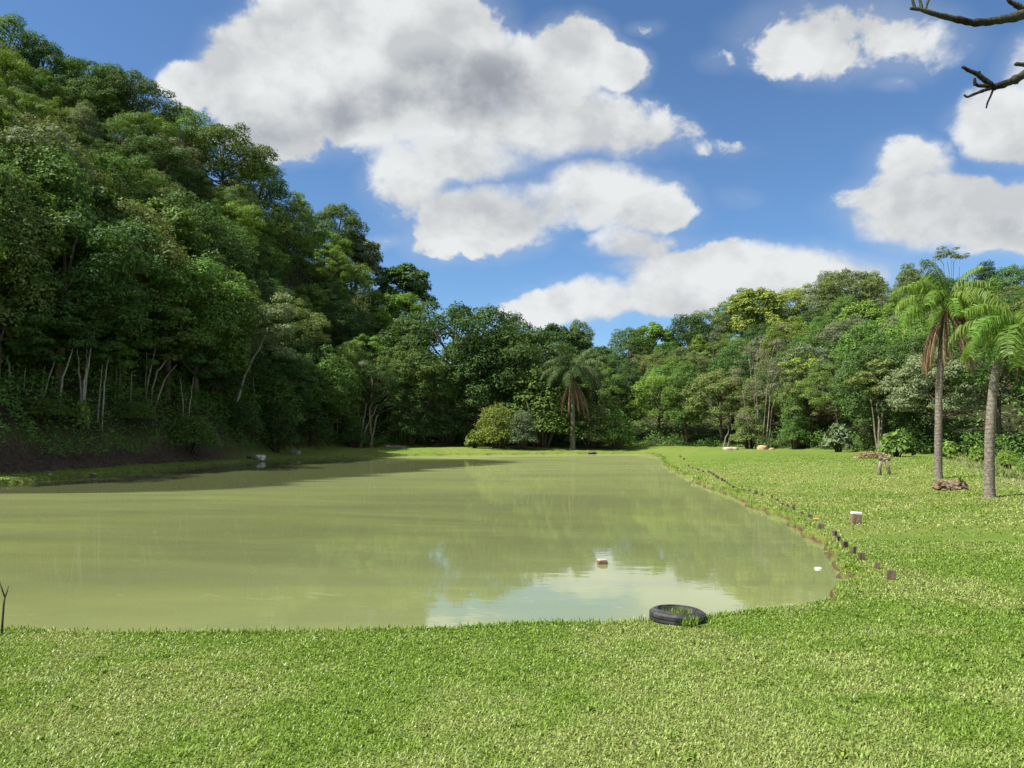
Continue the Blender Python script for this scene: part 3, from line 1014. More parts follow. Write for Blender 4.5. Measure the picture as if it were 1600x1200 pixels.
V, Fq, tone = leaf_quads(np.stack([X, Y, Z + hgt], 1), nrm, np.where(np.arange(len(X)) < len(X) - n, 0.21, 0.36), 0.42, rng, 0.4)
uo = link('undergrowth', np_mesh('undergrowth', V, Fq, LEAF['mid green'], {'tone': tone}), kind='stuff')
uo['label'] = 'low ferns and weeds crowding the foot of the forest'


# ---- shrubs at the forest edge
def make_shrub(seed, R, H, nleaf, leafL, aspect, npuff=12):
    r = np.random.default_rng(seed)
    puffs = []
    for q in range(npuff):
        a = q * 2.399; rr = math.sqrt((q + .5) / npuff)
        pr = R * r.uniform(.3, .45)
        z = H * (1 - .55 * rr ** 2) - pr * .6
        puffs.append((math.cos(a) * R * rr * .75, math.sin(a) * R * rr * .75, z, pr, .9))
        if z > pr * 1.4:
            puffs.append((math.cos(a) * R * rr * .9, math.sin(a) * R * rr * .9, z * .45, pr, .9))
    pos, nrm = crown_points(r, puffs, nleaf)
    pos[:, 2] = np.maximum(pos[:, 2], 0.05)
    V, Fq, tone = leaf_quads(pos, nrm, leafL, aspect, r, .35)
    cm = np_mesh('foliage', V, Fq, LEAF['mid green'], {'tone': tone})
    g = Geo()
    for q in range(0, len(puffs), 2):
        p = np.array(puffs[q][:3])
        g.tube([(p[0] * .12, p[1] * .12, -.3), (p[0] * .6, p[1] * .6, p[2] * .6), p], [.05, .035, .012], 5)
    return dict(foliage=cm, stem=g.mesh('stems', BARK), H=H, R=R)


SHRUBS = {'mound': make_shrub(1, 1.0, 1.6, 9000, 0.075, .5, 16), 'tall': make_shrub(2, 1.0, 2.6, 11000, 0.085, .5, 20), 'leafy': make_shrub(3, 1.0, 1.5, 500, 0.38, .6, 9),
          'fine': make_shrub(4, 1.0, 1.5, 3600, 0.12, .45, 16)}


def shrub(kind, px, py_base, h_px, w_px, color, label, Y=None, cat='shrub', group='shrubs along the forest edge'):
    p = ground_at(px, py_base) if Y is None else None
    if p is None:
        d = ray(px, py_base); X_ = d[0] / d[1] * Y
        p = Vector((X_, Y, gz(X_, Y)))
    sv = SHRUBS[kind]
    H = h_px / F * p.y / sv['H']; R = w_px * .5 / F * p.y / sv['R']
    t = thing('shrub', p, label, cat, group, random.uniform(0, 6), (R, R, H))
    f = link('foliage', sv['foliage'], t); recolor(f, LEAF[color])
    link('stem', sv['stem'], t)
    return t


EDGE = 'shrubs along the forest edge'
shrub('mound', 778, 696, 68, 74, 'yellow-green', 'rounded yellow-green waterside bush left of the far palm', 90.5)
shrub('tall', 846, 697, 128, 112, 'mid green', 'tall vine-draped bush standing just left of the far palm', 93.5)
shrub('tall', 925, 696, 70, 75, 'olive green', 'vine-covered bush just right of the far palm', 93)
shrub('leafy', 742, 695, 28, 30, 'yellow-green', 'small pale leafy shrub at the dark forest corner', 90)
shrub('tall', 815, 697, 60, 50, 'grey-green', 'low grey-green bush between rounded bush and vine-draped bush', 90)
shrub('fine', 965, 698, 60, 60, 'mid green', 'green bush behind the far bank right of the far palm', 92)
shrub('leafy', 1310, 700, 44, 44, 'grey-green', 'pale grey-green leafy shrub against the dark forest edge', 66)
shrub('leafy', 1400, 712, 38, 52, 'mid green', 'bright leafy shrub behind the wooden trestle', 52)
shrub('leafy', 1385, 700, 34, 24, 'grey-green', 'slender grey-leaved sapling shrub above the trestle', 54)
shrub('leafy', 1485, 716, 28, 30, 'bright green', 'lime leafy shrub just right of the tall palm trunk', 47)
shrub('leafy', 1526, 720, 26, 24, 'bright green', 'small lime shrub left of the leaning palm trunk', 46)
shrub('fine', 1573, 728, 28, 42, 'bright green', 'rounded bright lime bush right of the leaning palm trunk', 40)
shrub('fine', 1606, 740, 26, 34, 'bright green', 'bright lime bush cut by the right edge', 33)
shrub('tall', 1242, 698, 90, 44, 'mid green', 'upright green shrub below the lime-topped tree', 78)
shrub('tall', 1170, 698, 66, 50, 'olive green', 'olive bush between the tan and orange boulders', 82)
shrub('mound', 555, 692, 46, 52, 'dark green', 'dark mounded shrub beside the bare forked stems', 87)
shrub('tall', 430, 694, 80, 70, 'dark green', 'dark bush behind the white boulder', 72)
shrub('tall', 480, 692, 70, 70, 'dark green', 'dark bush behind the flat grey boulder', 80)
shrub('mound', 375, 696, 52, 70, 'dark green', 'dark mounded shrub at the base of the leaning trunk', 67)
shrub('tall', 640, 692, 84, 70, 'dark green', 'dark bush behind the fallen log', 93)
shrub('tall', 700, 694, 90, 70, 'dark green', 'dark tall bush in the forest corner', 96)
shrub('leafy', 127, 668, 44, 26, 'yellow-green', 'small yellow-green sapling below the twin pale trunks', 45.6)
shrub('mound', 295, 690, 56, 90, 'mid green', 'green bush overhanging the right end of the earth bank', 57)
shrub('mound', 60, 700, 30, 90, 'mid green', 'green bush at the top of the earth bank near the left edge', 43)
shrub('mound', 200, 690, 30, 80, 'mid green', 'green bush on top of the earth bank below the sapling stems', 51.5)


# ------------------------------------------------------------------ particular trees
def stems_tree(name, stems, Y, crowns, color, label, bark=BARK_PALE, r0=0.11, group=None, sway=0.4, crown_leaf=(0.24, .45), nleaf=6500, cat='tree'):
    """stems: pixel polylines from the ground up; crowns: (px,py,r px) puffs"""
    if name == 'pale_trunk_tree': r0 *= .78
    b0 = stems[0][0]
    base = at_depth(b0[0], b0[1], Y)
    base.z = gz(base.x, base.y)
    t = thing(name, base, label, cat, group)
    rl = np.random.default_rng(int(b0[0] * 7 + b0[1]))
    for st in stems:
        g = Geo()
        pts = []
        for q, (a, b) in enumerate(st):
            p = at_depth(a, b, Y + rl.uniform(-sway, sway) * (q > 0)) - base
            pts.append(np.array(p))
        pts[0][2] = min(pts[0][2], gz(base.x + pts[0][0], base.y + pts[0][1]) - base.z) - 0.4
        pts = np.array(pts)
        k = len(pts)
        tq = np.linspace(0, k - 1, k * 3)
        P = np.stack([np.interp(tq, np.arange(k), pts[:, c]) for c in range(3)], 1)
        P[1:-1] += rl.normal(0, r0 * .25, P[1:-1].shape) * np.array([1, 1, .3])
        g.tube(P, np.linspace(1, .35, len(P)) * r0, 7, .05, rl)
        link('trunk', g.mesh('trunk', bark), t)
    if crowns:
        puffs = []
        for (a, b, r_) in crowns:
            c = at_depth(a, b, Y + rl.uniform(-.8, .8)) - base
            rr = r_ / F * Y * (1.35 if name == 'pale_trunk_tree' else 1.0)
            for q in range(5):
                o_ = rl.normal(0, .55, 3) * rr
                puffs.append((c.x + o_[0], c.y + o_[1], c.z + o_[2] * .6, rr * rl.uniform(.3, .5), .6))
        pos, nrm_ = crown_points(rl, puffs, nleaf)
        V, Fq, tone = leaf_quads(pos, nrm_, crown_leaf[0], crown_leaf[1], rl)
        link('crown', np_mesh('crown', V, Fq, LEAF[color], {'tone': tone}), t)
    return t


shrub('tall', 330, 668, 70, 90, 'dark green', 'dark bush on the slope left of the leaning trunk', 66)
shrub('tall', 425, 668, 90, 90, 'mid green', 'green bush on the slope right of the leaning trunk', 74)
shrub('tall', 470, 676, 110, 80, 'dark green', 'tall dark bush on the slope above the flat grey boulder', 84)

GP = 'pale-trunked trees along the left bank'
stems_tree('pale_trunk_tree', [[(365, 664), (370, 634), (378, 598), (392, 564), (411, 535), (418, 512)]], 68,
           [(415, 505, 34), (395, 528, 24), (440, 520, 26), (430, 480, 28), (455, 545, 22), (400, 490, 20)], 'grey-green', 'tree on one long pale trunk leaning right above the boulders', r0=.21, group=GP)
stems_tree('pale_trunk_tree', [[(1, 664), (6, 635), (13, 605), (15, 588), (14, 565)]], 43,
           [(15, 535, 36), (-15, 540, 30), (40, 520, 30)], 'dark green', 'kinked pale-trunked tree at the left end of the bank', r0=.15, group=GP)
stems_tree('pale_trunk_tree', [[(54, 645), (52, 610), (53, 580)], [(58, 645), (66, 605), (70, 572)], [(58, 645), (74, 600), (90, 548)]], 45,
           [(60, 540, 34), (95, 520, 32), (75, 500, 30)], 'dark green', 'tree with three thin leaning pale trunks near the left end', r0=.085, group=GP)
stems_tree('pale_trunk_tree', [[(87, 664), (93, 630), (98, 590), (108, 560), (116, 540)]], 45,
           [(118, 515, 34), (100, 505, 28)], 'dark green', 'tree on a single slanting pale trunk left of the twin trunks', r0=.11, group=GP)
stems_tree('pale_trunk_tree', [[(124, 648), (127, 610), (122, 565), (120, 540)], [(128, 648), (132, 600), (136, 560), (134, 538)], [(130, 640), (135, 590), (142, 545), (147, 525)]], 46.5,
           [(120, 510, 34), (150, 500, 36), (135, 480, 34)], 'dark green', 'tree with twin pale trunks rising behind the earth bank', r0=.10, group=GP)
stems_tree('pale_trunk_tree', [[(168, 640), (172, 605), (174, 580)], [(178, 638), (181, 600), (183, 570)], [(185, 640), (187, 600), (188, 575)], [(204, 630), (205, 600), (206, 580)]], 52,
           [(175, 560, 26), (195, 555, 26)], 'mid green', 'cluster of four thin pale sapling stems behind the bank', r0=.045, group=GP)
stems_tree('pale_trunk_tree', [[(224, 650), (229, 610), (238, 565), (247, 532)], [(226, 640), (228, 600), (229, 550)], [(233, 655), (238, 610), (246, 580), (262, 560), (285, 555)],
                               [(240, 625), (258, 592), (276, 570)]], 56,
           [(250, 515, 36), (280, 540, 30), (230, 535, 26), (275, 505, 30)], 'olive green', 'tree with forked pale trunks fanning right above the bank', r0=.10, group=GP)
stems_tree('pale_trunk_tree', [[(98, 500), (118, 465), (132, 430), (146, 398)], [(110, 470), (132, 440), (140, 410), (155, 385)], [(108, 475), (85, 458), (60, 460)], [(112, 465), (95, 440), (68, 420)]], 60,
           [(90, 405, 34), (55, 395, 28), (110, 440, 22), (95, 465, 18), (160, 425, 26), (150, 380, 26)], 'grey-green', 'pale open-branched tree high above the leaning pale trunks', r0=.16, group=GP)
for st_, Y_, lab_ in (([[(152, 655), (156, 610), (160, 570)], [(160, 655), (163, 600), (170, 560)]], 47.5, 'pair of thin pale stems between the twin trunks and the saplings'),
                      ([[(292, 668), (297, 630), (302, 590)], [(288, 668), (286, 630), (281, 590)]], 57.5, 'two spindly pale stems right of the forked trunks'),
                      ([[(397, 690), (398, 640), (396, 590)], [(425, 698), (427, 660), (431, 620)]], 72, 'spindly pale stems behind the white boulder'),
                      ([[(463, 690), (466, 655), (470, 615)], [(452, 690), (450, 650), (446, 615)]], 79, 'spindly pale stems behind the flat grey boulder'),
                      ([[(32, 662), (36, 620), (40, 575)], [(28, 662), (24, 610), (20, 570)]], 44, 'pair of thin pale stems just right of the kinked trunk')):
    tp_ = st_[0][-1]
    stems_tree('pale_trunk_tree', st_, Y_, [(tp_[0], tp_[1] - 14, 22), (tp_[0] + 14, tp_[1] - 22, 20)], 'dark green', lab_, r0=.075, group=GP, nleaf=3000)
stems_tree('vine_hung_tree', [[(505, 692), (510, 655), (518, 610), (522, 560)], [(528, 692), (526, 640), (524, 600)], [(515, 692), (522, 640), (536, 585), (545, 560)], [(500, 690), (498, 660), (512, 620)]], 87,
           [(520, 600, 26), (535, 570, 30), (515, 635, 16)], 'brownish grey', 'dark trunk hung with dry brown vines right of the grey boulder', BARK_DEAD, .10, nleaf=1800)
stems_tree('dead_tree', [[(563, 692), (572, 668), (583, 648), (590, 632)], [(562, 692), (567, 665), (571, 640), (573, 630)], [(583, 648), (577, 640), (580, 632)], [(578, 658), (588, 652), (592, 648)]], 86.5,
           None, None, 'bare forked dead stems standing at the forest edge', BARK_DEAD, .10, cat='dead tree')
stems_tree('dead_tree', [[(1128, 698), (1134, 684), (1139, 675), (1137, 665)], [(1134, 684), (1142, 678)]], 80, None, None, 'small bare forked snag left of the tan boulder', BARK_DEAD, .08, cat='dead tree')
# dry grey thicket and lime-topped tree, right of the far bank
rl = [[(1180, 698), (1182, 650), (1176, 600), (1170, 560)], [(1190, 698), (1195, 650), (1200, 590), (1210, 540)], [(1200, 698), (1206, 640), (1222, 590)], [(1172, 698), (1168, 660), (1160, 610)],
      [(1195, 660), (1205, 600), (1230, 555)], [(1186, 640), (1180, 580), (1190, 530)]]
stems_tree('dry_tree', rl, 81, [(1190, 555, 34), (1165, 590, 28), (1215, 590, 30), (1205, 530, 28), (1180, 620, 24), (1235, 560, 22), (1170, 650, 20)], 'brownish grey',
           'dry brownish-grey twiggy tree above the orange boulder', BARK_DEAD, .075, nleaf=9000, crown_leaf=(.17, .3))
stems_tree('lime_topped_tree', [[(1248, 698), (1249, 640), (1250, 580)]], 79, [(1250, 566, 26), (1232, 575, 18), (1268, 572, 20), (1255, 600, 24), (1240, 620, 22), (1265, 640, 22)], 'yellow-green',
           'flat lime-topped tree standing left of the pale leafy shrub', BARK, .12, nleaf=4200)
stems_tree('forest_edge_tree', [[(1372, 705), (1374, 670), (1373, 650), (1370, 630)], [(1373, 650), (1380, 630), (1392, 618)], [(1371, 640), (1360, 622)]], 60,
           [(1365, 605, 26), (1395, 600, 26), (1340, 590, 26), (1370, 575, 24)], 'olive green', 'forest edge tree with bare brown branches above the trestle', BARK_DEAD, .10, nleaf=2600)
# thin-crowned ridge tree right of centre
Yr = 138
stems_tree('umbrella_tree', [[(1484, 445), (1483, 425), (1480, 408)], [(1483, 425), (1474, 412), (1466, 403)], [(1483, 422), (1490, 410), (1496, 402)], [(1474, 412), (1470, 402)], [(1481, 415), (1487, 404)], [(1490, 410), (1500, 400)]], Yr,
           [(1480, 397, 17), (1466, 401, 14), (1497, 400, 15), (1488, 396, 14), (1473, 396, 13)], 'olive green', 'sparse umbrella-crowned tree on the skyline above the tall palm', BARK_DEAD, .065, sway=.6, crown_leaf=(.28, .45), nleaf=1700)

# ------------------------------------------------------------------ palms
PALM_LEAF = leaf_material('palm_leaf', (0.120, 0.215, 0.026), 0.28, 0.22, 0.45, 0.3)
PALM_FAR = leaf_material('palm_leaf_dull', (0.072, 0.112, 0.038), 0.25, 0.12, 0.5, 0.3)
PALM_DRY = leaf_material('palm_leaf_dry', (0.27, 0.19, 0.115), 0.15, 0.1, 0.8, 0.35)
m, N = material('palm_trunk_bark')
co = N.n('ShaderNodeTexCoord').outputs['Object']
wv = N.n('ShaderNodeTexWave', wave_type='BANDS', bands_direction='Z'); N.put(wv.inputs[0], co); wv.inputs['Scale'].default_value = 2.6; wv.inputs['Distortion'].default_value = 2.0
nz = N.noise(co, 16, 4, .6)
c_ = N.mix(N.ss(nz, .35, .65), (0.11, 0.095, 0.075), (0.22, 0.20, 0.165))
c_ = N.mix(N.ss(wv.outputs[1], .0, .35, .55, 0.0), c_, (0.09, 0.07, 0.05))
finish(N, principled(N, c_, .85, .15, bump(N, nz, .5, .03)))
PALM_BARK = m


def frond_mesh(L, elev, curl, leaflet, droop, pairs, mat, seed, fold=0.0, width=0.034):
    """a feather frond that leaves the trunk along +X"""
    r = np.random.default_rng(seed)
    k = 14
    s = np.linspace(0, 1, k)
    a = elev - curl * s ** 1.3
    ds = L / (k - 1)
    xs = np.concatenate([[0], np.cumsum(np.cos(a[:-1]) * ds)]); zs = np.concatenate([[0], np.cumsum(np.sin(a[:-1]) * ds)])
    R = np.stack([xs, np.zeros(k), zs], 1)
    g = Geo()
    g.tube(R, np.linspace(.035, .006, k), 5)
    V, Q, base = [], [], 0
    tq = np.linspace(0.14, 0.99, pairs)
    for t in tq:
        p = np.array([np.interp(t, s, R[:, c]) for c in range(3)])
        an = np.interp(t, s, a)
        tan = np.array([math.cos(an), 0, math.sin(an)])
        ln = leaflet * (0.45 + 0.55 * math.sin(math.pi * (0.12 + 0.80 * t))) * r.uniform(.85, 1.15)
        for sd in (-1, 1):
            out = np.array([0, sd, 0]) * (1 - fold) + tan * r.uniform(.35, .7) + np.array([0, 0, r.uniform(-.25, .45) * (1 - fold) - fold])
            out /= np.linalg.norm(out)
            d2 = out * (1 - droop) + np.array([0, 0, -droop * r.uniform(.7, 1.3)]); d2 /= np.linalg.norm(d2)
            d3 = d2 * .5 + np.array([0, 0, -droop]); d3 /= np.linalg.norm(d3) + 1e-9
            wv_ = np.cross(out, tan); wv_ = tan * .6 + wv_ / (np.linalg.norm(wv_) + 1e-9) * r.uniform(-.5, .5)
            wv_ = wv_ / np.linalg.norm(wv_) * width * .5
            m1 = p + out * ln * .35; m2 = m1 + d2 * ln * .35; tip = m2 + d3 * ln * .3
            V += [p - wv_ * .5, p + wv_ * .5, m1 + wv_, m1 - wv_, m2 + wv_ * .8, m2 - wv_ * .8, tip + wv_ * .1, tip - wv_ * .1]
            Q += [(base, base + 1, base + 2, base + 3), (base + 3, base + 2, base + 4, base + 5), (base + 5, base + 4, base + 6, base + 7)]
            base += 8
    g.add(np.array(V), np.array(Q))
    me = g.mesh('frond', mat, False)
    at = me.attributes.new('tone', 'FLOAT', 'POINT')
    nv = len(me.vertices)
    at.data.foreach_set('value', r.uniform(.2, .8, nv).astype(np.float32))
    return me


FR = {}
for nm, el, cu in (('up', 1.30, 1.1), ('high', 0.95, 1.7), ('mid', 0.60, 1.9), ('low', 0.25, 1.8), ('hang', -0.15, 1.35)):
    FR[nm] = [frond_mesh(1.0 * 2.55, el, cu, .72, .60, 74, PALM_LEAF, 100 + len(FR) * 5 + q) for q in range(2)]
DEADF = [frond_mesh(2.1, -0.95, 0.62, .62, .75, 90, PALM_DRY, 300 + q, .75, .030) for q in range(3)]


def palm(base, path, r0, fronds, dead, label, s=1.0, far=False):
    """path: trunk axis relative to the base; fronds: (kind, azimuth, scale)"""
    t = thing('palm_tree', base, label, 'palm tree', 'palms by the pond')
    P = np.array(path, float)
    k = 60
    tq = np.linspace(0, len(P) - 1, k)
    C = np.stack([np.interp(tq, np.arange(len(P)), P[:, c]) for c in range(3)], 1)
    for _ in range(3):
        C[1:-1] = .25 * C[:-2] + .5 * C[1:-1] + .25 * C[2:]
    rr = r0 * (np.linspace(1.12, .72, k) + .03 * (np.arange(k) % 3 == 0))
    rr[:4] *= np.linspace(1.35, 1.05, 4)
    g = Geo(); g.tube(C, rr, 12, .015)
    link('trunk', g.mesh('trunk', PALM_BARK), t)
    top = C[-1]
    g = Geo()   # old leaf bases wrapping the head
    for q in range(16):
        a = q * 2.399; z0 = -0.55 * s + .045 * q * s
        o_ = np.array([math.cos(a), math.sin(a), 0])
        g.tube([top + o_ * r0 * .5 + [0, 0, z0], top + o_ * (r0 * .95 + .03) + [0, 0, z0 + .18 * s], top + o_ * (r0 * 1.0 + .10 * s) + [0, 0, z0 + .36 * s]], [.06 * s, .045 * s, .02 * s], 6)
    link('leaf_base', g.mesh('leaf_base', BARK_DARK), t)
    for kind, a, sc in fronds:
        o = link('frond', random.choice(FR[kind]), t)
        o.location = tuple(top + np.array([math.cos(a) * .06, math.sin(a) * .06, .12 * s]))
        o.rotation_euler = (random.uniform(-.25, .25), 0, a)
        o.scale = (s * sc,) * 3
        if far: recolor(o, PALM_FAR)
    for a, sc, dz in dead:
        o = link('dead_frond', random.choice(DEADF), t)
        o.location = tuple(top + np.array([math.cos(a) * r0 * .9, math.sin(a) * r0 * .9, -.15 * s + dz]))
        o.rotation_euler = (random.uniform(-.1, .1), 0, a)
        o.scale = (s * sc,) * 3
    return t, top


def rel(base, px, py, Y):
    p = at_depth(px, py, Y)
    return (p.x - base.x, p.y - base.y, p.z - base.z)


PI = math.pi
# tall palm on the right
b = ground_at(1466, 748)
pb = Vector((b.x, b.y, b.z - 0.15))
Yp = b.y
path = [(0, 0, 0), rel(pb, 1466, 690, Yp), rel(pb, 1467, 620, Yp), rel(pb, 1470, 560, Yp), rel(pb, 1473, 515, Yp), rel(pb, 1479, 478, Yp)]
fr = [('up', 1.9, .85), ('up', 3.6, .95), ('up', 5.6, .8), ('high', 2.7, .95), ('high', 3.5, .95), ('high', .3, .85), ('high', 1.3, .8), ('high', 5.2, .85), ('mid', 3.0, .95), ('mid', 3.9, .95),
      ('mid', 2.1, .85), ('mid', .9, .8), ('mid', 6.0, .9), ('mid', 4.8, .8), ('low', 3.3, 1.0), ('low', 2.6, .95), ('low', 6.2, .9), ('low', .5, .85), ('low', 4.4, .8), ('hang', 3.0, .95), ('hang', 5.9, .8), ('hang', 3.7, .8)]
dead = [(3.1, 1.25, 0), (3.6, 1.3, -.05), (2.6, 1.2, -.1), (4.2, 1.15, 0), (3.3, 1.35, -.15), (2.9, 1.1, -.3), (3.9, 1.2, -.2), (.2, 1.0, 0), (5.9, 1.15, -.1), (.7, .85, .1), (5.3, 1.0, -.05), (4.8, 1.2, -.1), (6.1, 1.25, -.25)]
tall_palm, top = palm(pb, path, .118, fr, dead, 'tall palm with bushy green head and hanging brown dead fronds beside the lawn', .80)
# fruit bunch hanging on its right
g = Geo()
rl_ = np.random.default_rng(5)
c0 = np.array([.55, .1, -.35]) + top
g.tube([top + [.1, 0, .05], top + [.4, .05, .02], c0 + [0, 0, .2], c0], [.03, .025, .02, .015], 6)
for q in range(46):
    o_ = rl_.normal(0, .09, 3); e_ = c0 + [o_[0], o_[1], -.05 - rl_.uniform(0, .75)]
    g.tube([c0 + o_ * .3, (c0 + e_) / 2 + o_ * .6, e_], [.016, .022, .013], 5)
FRUIT, N = material('palm_fruit')
finish(N, principled(N, N.mix(N.noise(N.n('ShaderNodeTexCoord').outputs['Object'], 9, 3), (0.22, 0.11, 0.03), (0.09, 0.06, 0.03)), .7, .2))
link('fruit_bunch', g.mesh('fruit_bunch', FRUIT), tall_palm)

# leaning palm at the right edge
b = ground_at(1546, 778)
pb = Vector((b.x, b.y, b.z - 0.15)); Yp = b.y
path = [(0, 0, 0), rel(pb, 1546, 740, Yp), rel(pb, 1546, 690, Yp), rel(pb, 1549, 640, Yp), rel(pb, 1552, 605, Yp), rel(pb, 1556, 580, Yp), rel(pb, 1561, 562, Yp), rel(pb, 1572, 543, Yp), rel(pb, 1597, 522, Yp)]
fr = [('up', 2.2, .9), ('up', .4, .9), ('high', 3.2, .9), ('high', 4.4, .9), ('high', 1.0, .9), ('mid', 3.5, 1.0), ('mid', 2.7, .95), ('mid', 4.3, .95), ('mid', 5.6, .9), ('mid', .2, .9), ('mid', 1.5, .9),
      ('low', 3.9, 1.0), ('low', 3.2, .9), ('low', 4.8, .95), ('low', 2.3, .9), ('low', .6, .9), ('low', 5.9, .9), ('hang', 4.2, .9), ('hang', 3.4, .7), ('hang', 5.1, 1.0), ('hang', 4.75, 1.0), ('low', 5.3, 1.0), ('hang', 5.6, 1.0), ('low', 4.6, .9)]
palm(pb, path, .118, fr, [(4.0, .7, 0), (5.0, .8, 0)], 'leaning palm whose arching fronds reach in at the right edge', .80)

# far palm behind the pond
Yp = 91.0
d_ = ray(895, 697); bx = d_[0] / d_[1] * Yp
pb = Vector((bx, Yp, gz(bx, Yp) - .2))
path = [(0, 0, 0), rel(pb, 895, 660, Yp), rel(pb, 895, 620, Yp), rel(pb, 894, 586, Yp)]
fr = [(kd, a, 1.0) for kd, n_, o_ in (('up', 3, .2), ('high', 6, .7), ('mid', 8, .1), ('low', 8, .5)) for a in [o_ + 2 * PI * q / n_ for q in range(n_)]]
dead = [(2 * PI * q / 10, random.uniform(.9, 1.3), random.uniform(-.8, .2)) for q in range(10)]
palm(pb, path, .28, fr, dead, 'dull green palm with a brown skirt of dead fronds beyond the far bank', 1.7, True)

# ------------------------------------------------------------------ rocks, logs
def rock_material(name, a, b_):
    m, N = material(name)
    co = N.n('ShaderNodeTexCoord').outputs['Object']
    n1 = N.noise(co, 5, 6, .65)
    c_ = N.mix(N.ss(n1, .35, .65), a, b_)
    c_ = N.mix(N.ss(N.noise(co, 2.0, 3), .55, .7), c_, tuple(v * .55 for v in a))
    finish(N, principled(N, c_, .9, .15, bump(N, n1, .7, .06)))
    return m


def lump_mesh(name, sx, sy, sz, mat, seed, rough=.22, flat=.15):
    import bmesh
    bm = bmesh.new()
    bmesh.ops.create_icosphere(bm, subdivisions=3, radius=1.0)
    r = np.random.default_rng(seed)
    pl = norm(r.standard_normal((9, 3))); off = r.uniform(.60, .90, 9)
    pl = np.vstack([pl, [[0.08, -.12, .99], [.9, -.42, .1], [-.85, -.5, .15]]]); off = np.append(off, [.50, .66, .70])
    for v in bm.verts:
        p = np.array(v.co)
        for n_, o_ in zip(pl, off):       # facets broken off the block
            e_ = p @ n_ - o_
            if e_ > 0: p = p - n_ * e_ * .85
        p = p * (1 + rough * .3 * (math.sin(p[0] * 5 + seed) * math.sin(p[1] * 6 + 1) + .5 * math.sin(p[2] * 9)))
        v.co = (p[0] * sx, p[1] * sy, max(p[2], -flat * 2) * sz)
    me = bpy.data.meshes.new(name)
    bm.to_mesh(me); bm.free()
    me.materials.append(mat)
    return me


def rock(px, py, w, h, mat, label, Y, seed, cat='boulder', rz=0.0, depth=.7):
    d = ray(px, py); X_ = d[0] / d[1] * Y
    z = gz(X_, Y)
    k = Y / F
    o = link('boulder', lump_mesh('boulder', w * k * .5, w * k * .5 * depth, h * k * .8, mat, seed), None, label, cat, 'boulders around the pond')
    o.location = (X_, Y, z + h * k * .1)
    o.rotation_euler = (0, 0, rz)
    return o


R_WHITE = rock_material('rock_white', (0.42, 0.40, 0.37), (0.66, 0.64, 0.59))
R_GREY = rock_material('rock_grey', (0.22, 0.19, 0.16), (0.40, 0.36, 0.31))
R_TAN = rock_material('rock_tan', (0.34, 0.27, 0.20), (0.50, 0.42, 0.33))
R_ORANGE = rock_material('rock_orange', (0.34, 0.20, 0.115), (0.50, 0.335, 0.20))
R_DARK = rock_material('rock_brown', (0.09, 0.06, 0.045), (0.16, 0.115, 0.09))
rock(407, 703, 20, 12, R_WHITE, 'white boulder on the shaded left bank', 63, 3)
rock(392, 703, 14, 10, R_DARK, 'dark brown boulder touching the white one', 63.6, 5)
rock(461, 695, 22, 9, R_GREY, 'flat grey boulder right of the white one', 74, 8)
rock(925, 696, 15, 3, R_DARK, 'low grey stone right of the far palm', 87, 9)
rock(1143, 700, 28, 8, R_TAN, 'flat tan boulder beyond the right lawn', 78, 12)
rock(1192, 699, 20, 12, R_ORANGE, 'orange boulder at the edge of the right forest', 78, 14)
rock(1206, 700, 14, 5, R_ORANGE, 'small flat orange stone right of the orange boulder', 77.5, 15)
rock(79, 712, 7, 5, R_GREY, 'pale stone sitting in the brown earth bank', 37.6, 17)
rock(147, 719, 10, 3, R_GREY, 'thin pale slab at the foot of the earth bank', 40, 18)


def log_mesh(L, r0, mat, seed, wob=.06):
    r = np.random.default_rng(seed)
    g = Geo()
    k = 10
    xs = np.linspace(-L / 2, L / 2, k)
    P = np.stack([xs, r.normal(0, r0 * .12, k), r.normal(0, r0 * .10, k)], 1)
    g.tube(P, r0 * (1 + .12 * r.standard_normal(k)) * np.linspace(1.1, .8, k), 12, wob, r)
    return g.mesh('log', mat)


d_ = ray(617, 696); X_ = d_[0] / d_[1] * 87
o = link('fallen_log', log_mesh(2.3, .17, BARK_DEAD, 3), None, 'brown fallen log lying at the far left forest edge', 'log')
o.location = (X_, 87, gz(X_, 87) + .12); o.rotation_euler = (0, .06, .2)

# log with a bromeliad at the foot of the tall palm
LOGM = bark_material('log_bark', (0.07, 0.045, 0.03), (0.25, 0.18, 0.12), 9)
p = ground_at(1484, 766)
lg = thing('log', p + Vector((0, 0, .10)), 'rough brown log with a green bromeliad, lying by the tall palm', 'log', None, -.85)
g = Geo()
r_ = np.random.default_rng(9)
xs = np.linspace(-.56, .56, 14)
prof = .19 * np.array([.35, .6, .72, .85, .9, .95, 1.0, 1.05, 1.1, 1.12, 1.1, 1.02, .85, .5])
g.tube(np.stack([xs, r_.normal(0, .015, 14), .03 * np.cos(xs * 3)], 1), prof, 20, .20, r_)
link('bark', g.mesh('bark', LOGM, False), lg)
lg.scale = (.84, .84, .84)
for q in range(9):
    g2 = Geo()
    g2.tube([(r_.uniform(-.55, .45), r_.uniform(-.1, .1), .16), (r_.uniform(-.5, .4), r_.uniform(-.16, .16), .21)], [.03, .02], 5)
    link('dry_husk', g2.mesh('dry_husk', PALM_DRY if q % 2 else BARK_DEAD), lg)
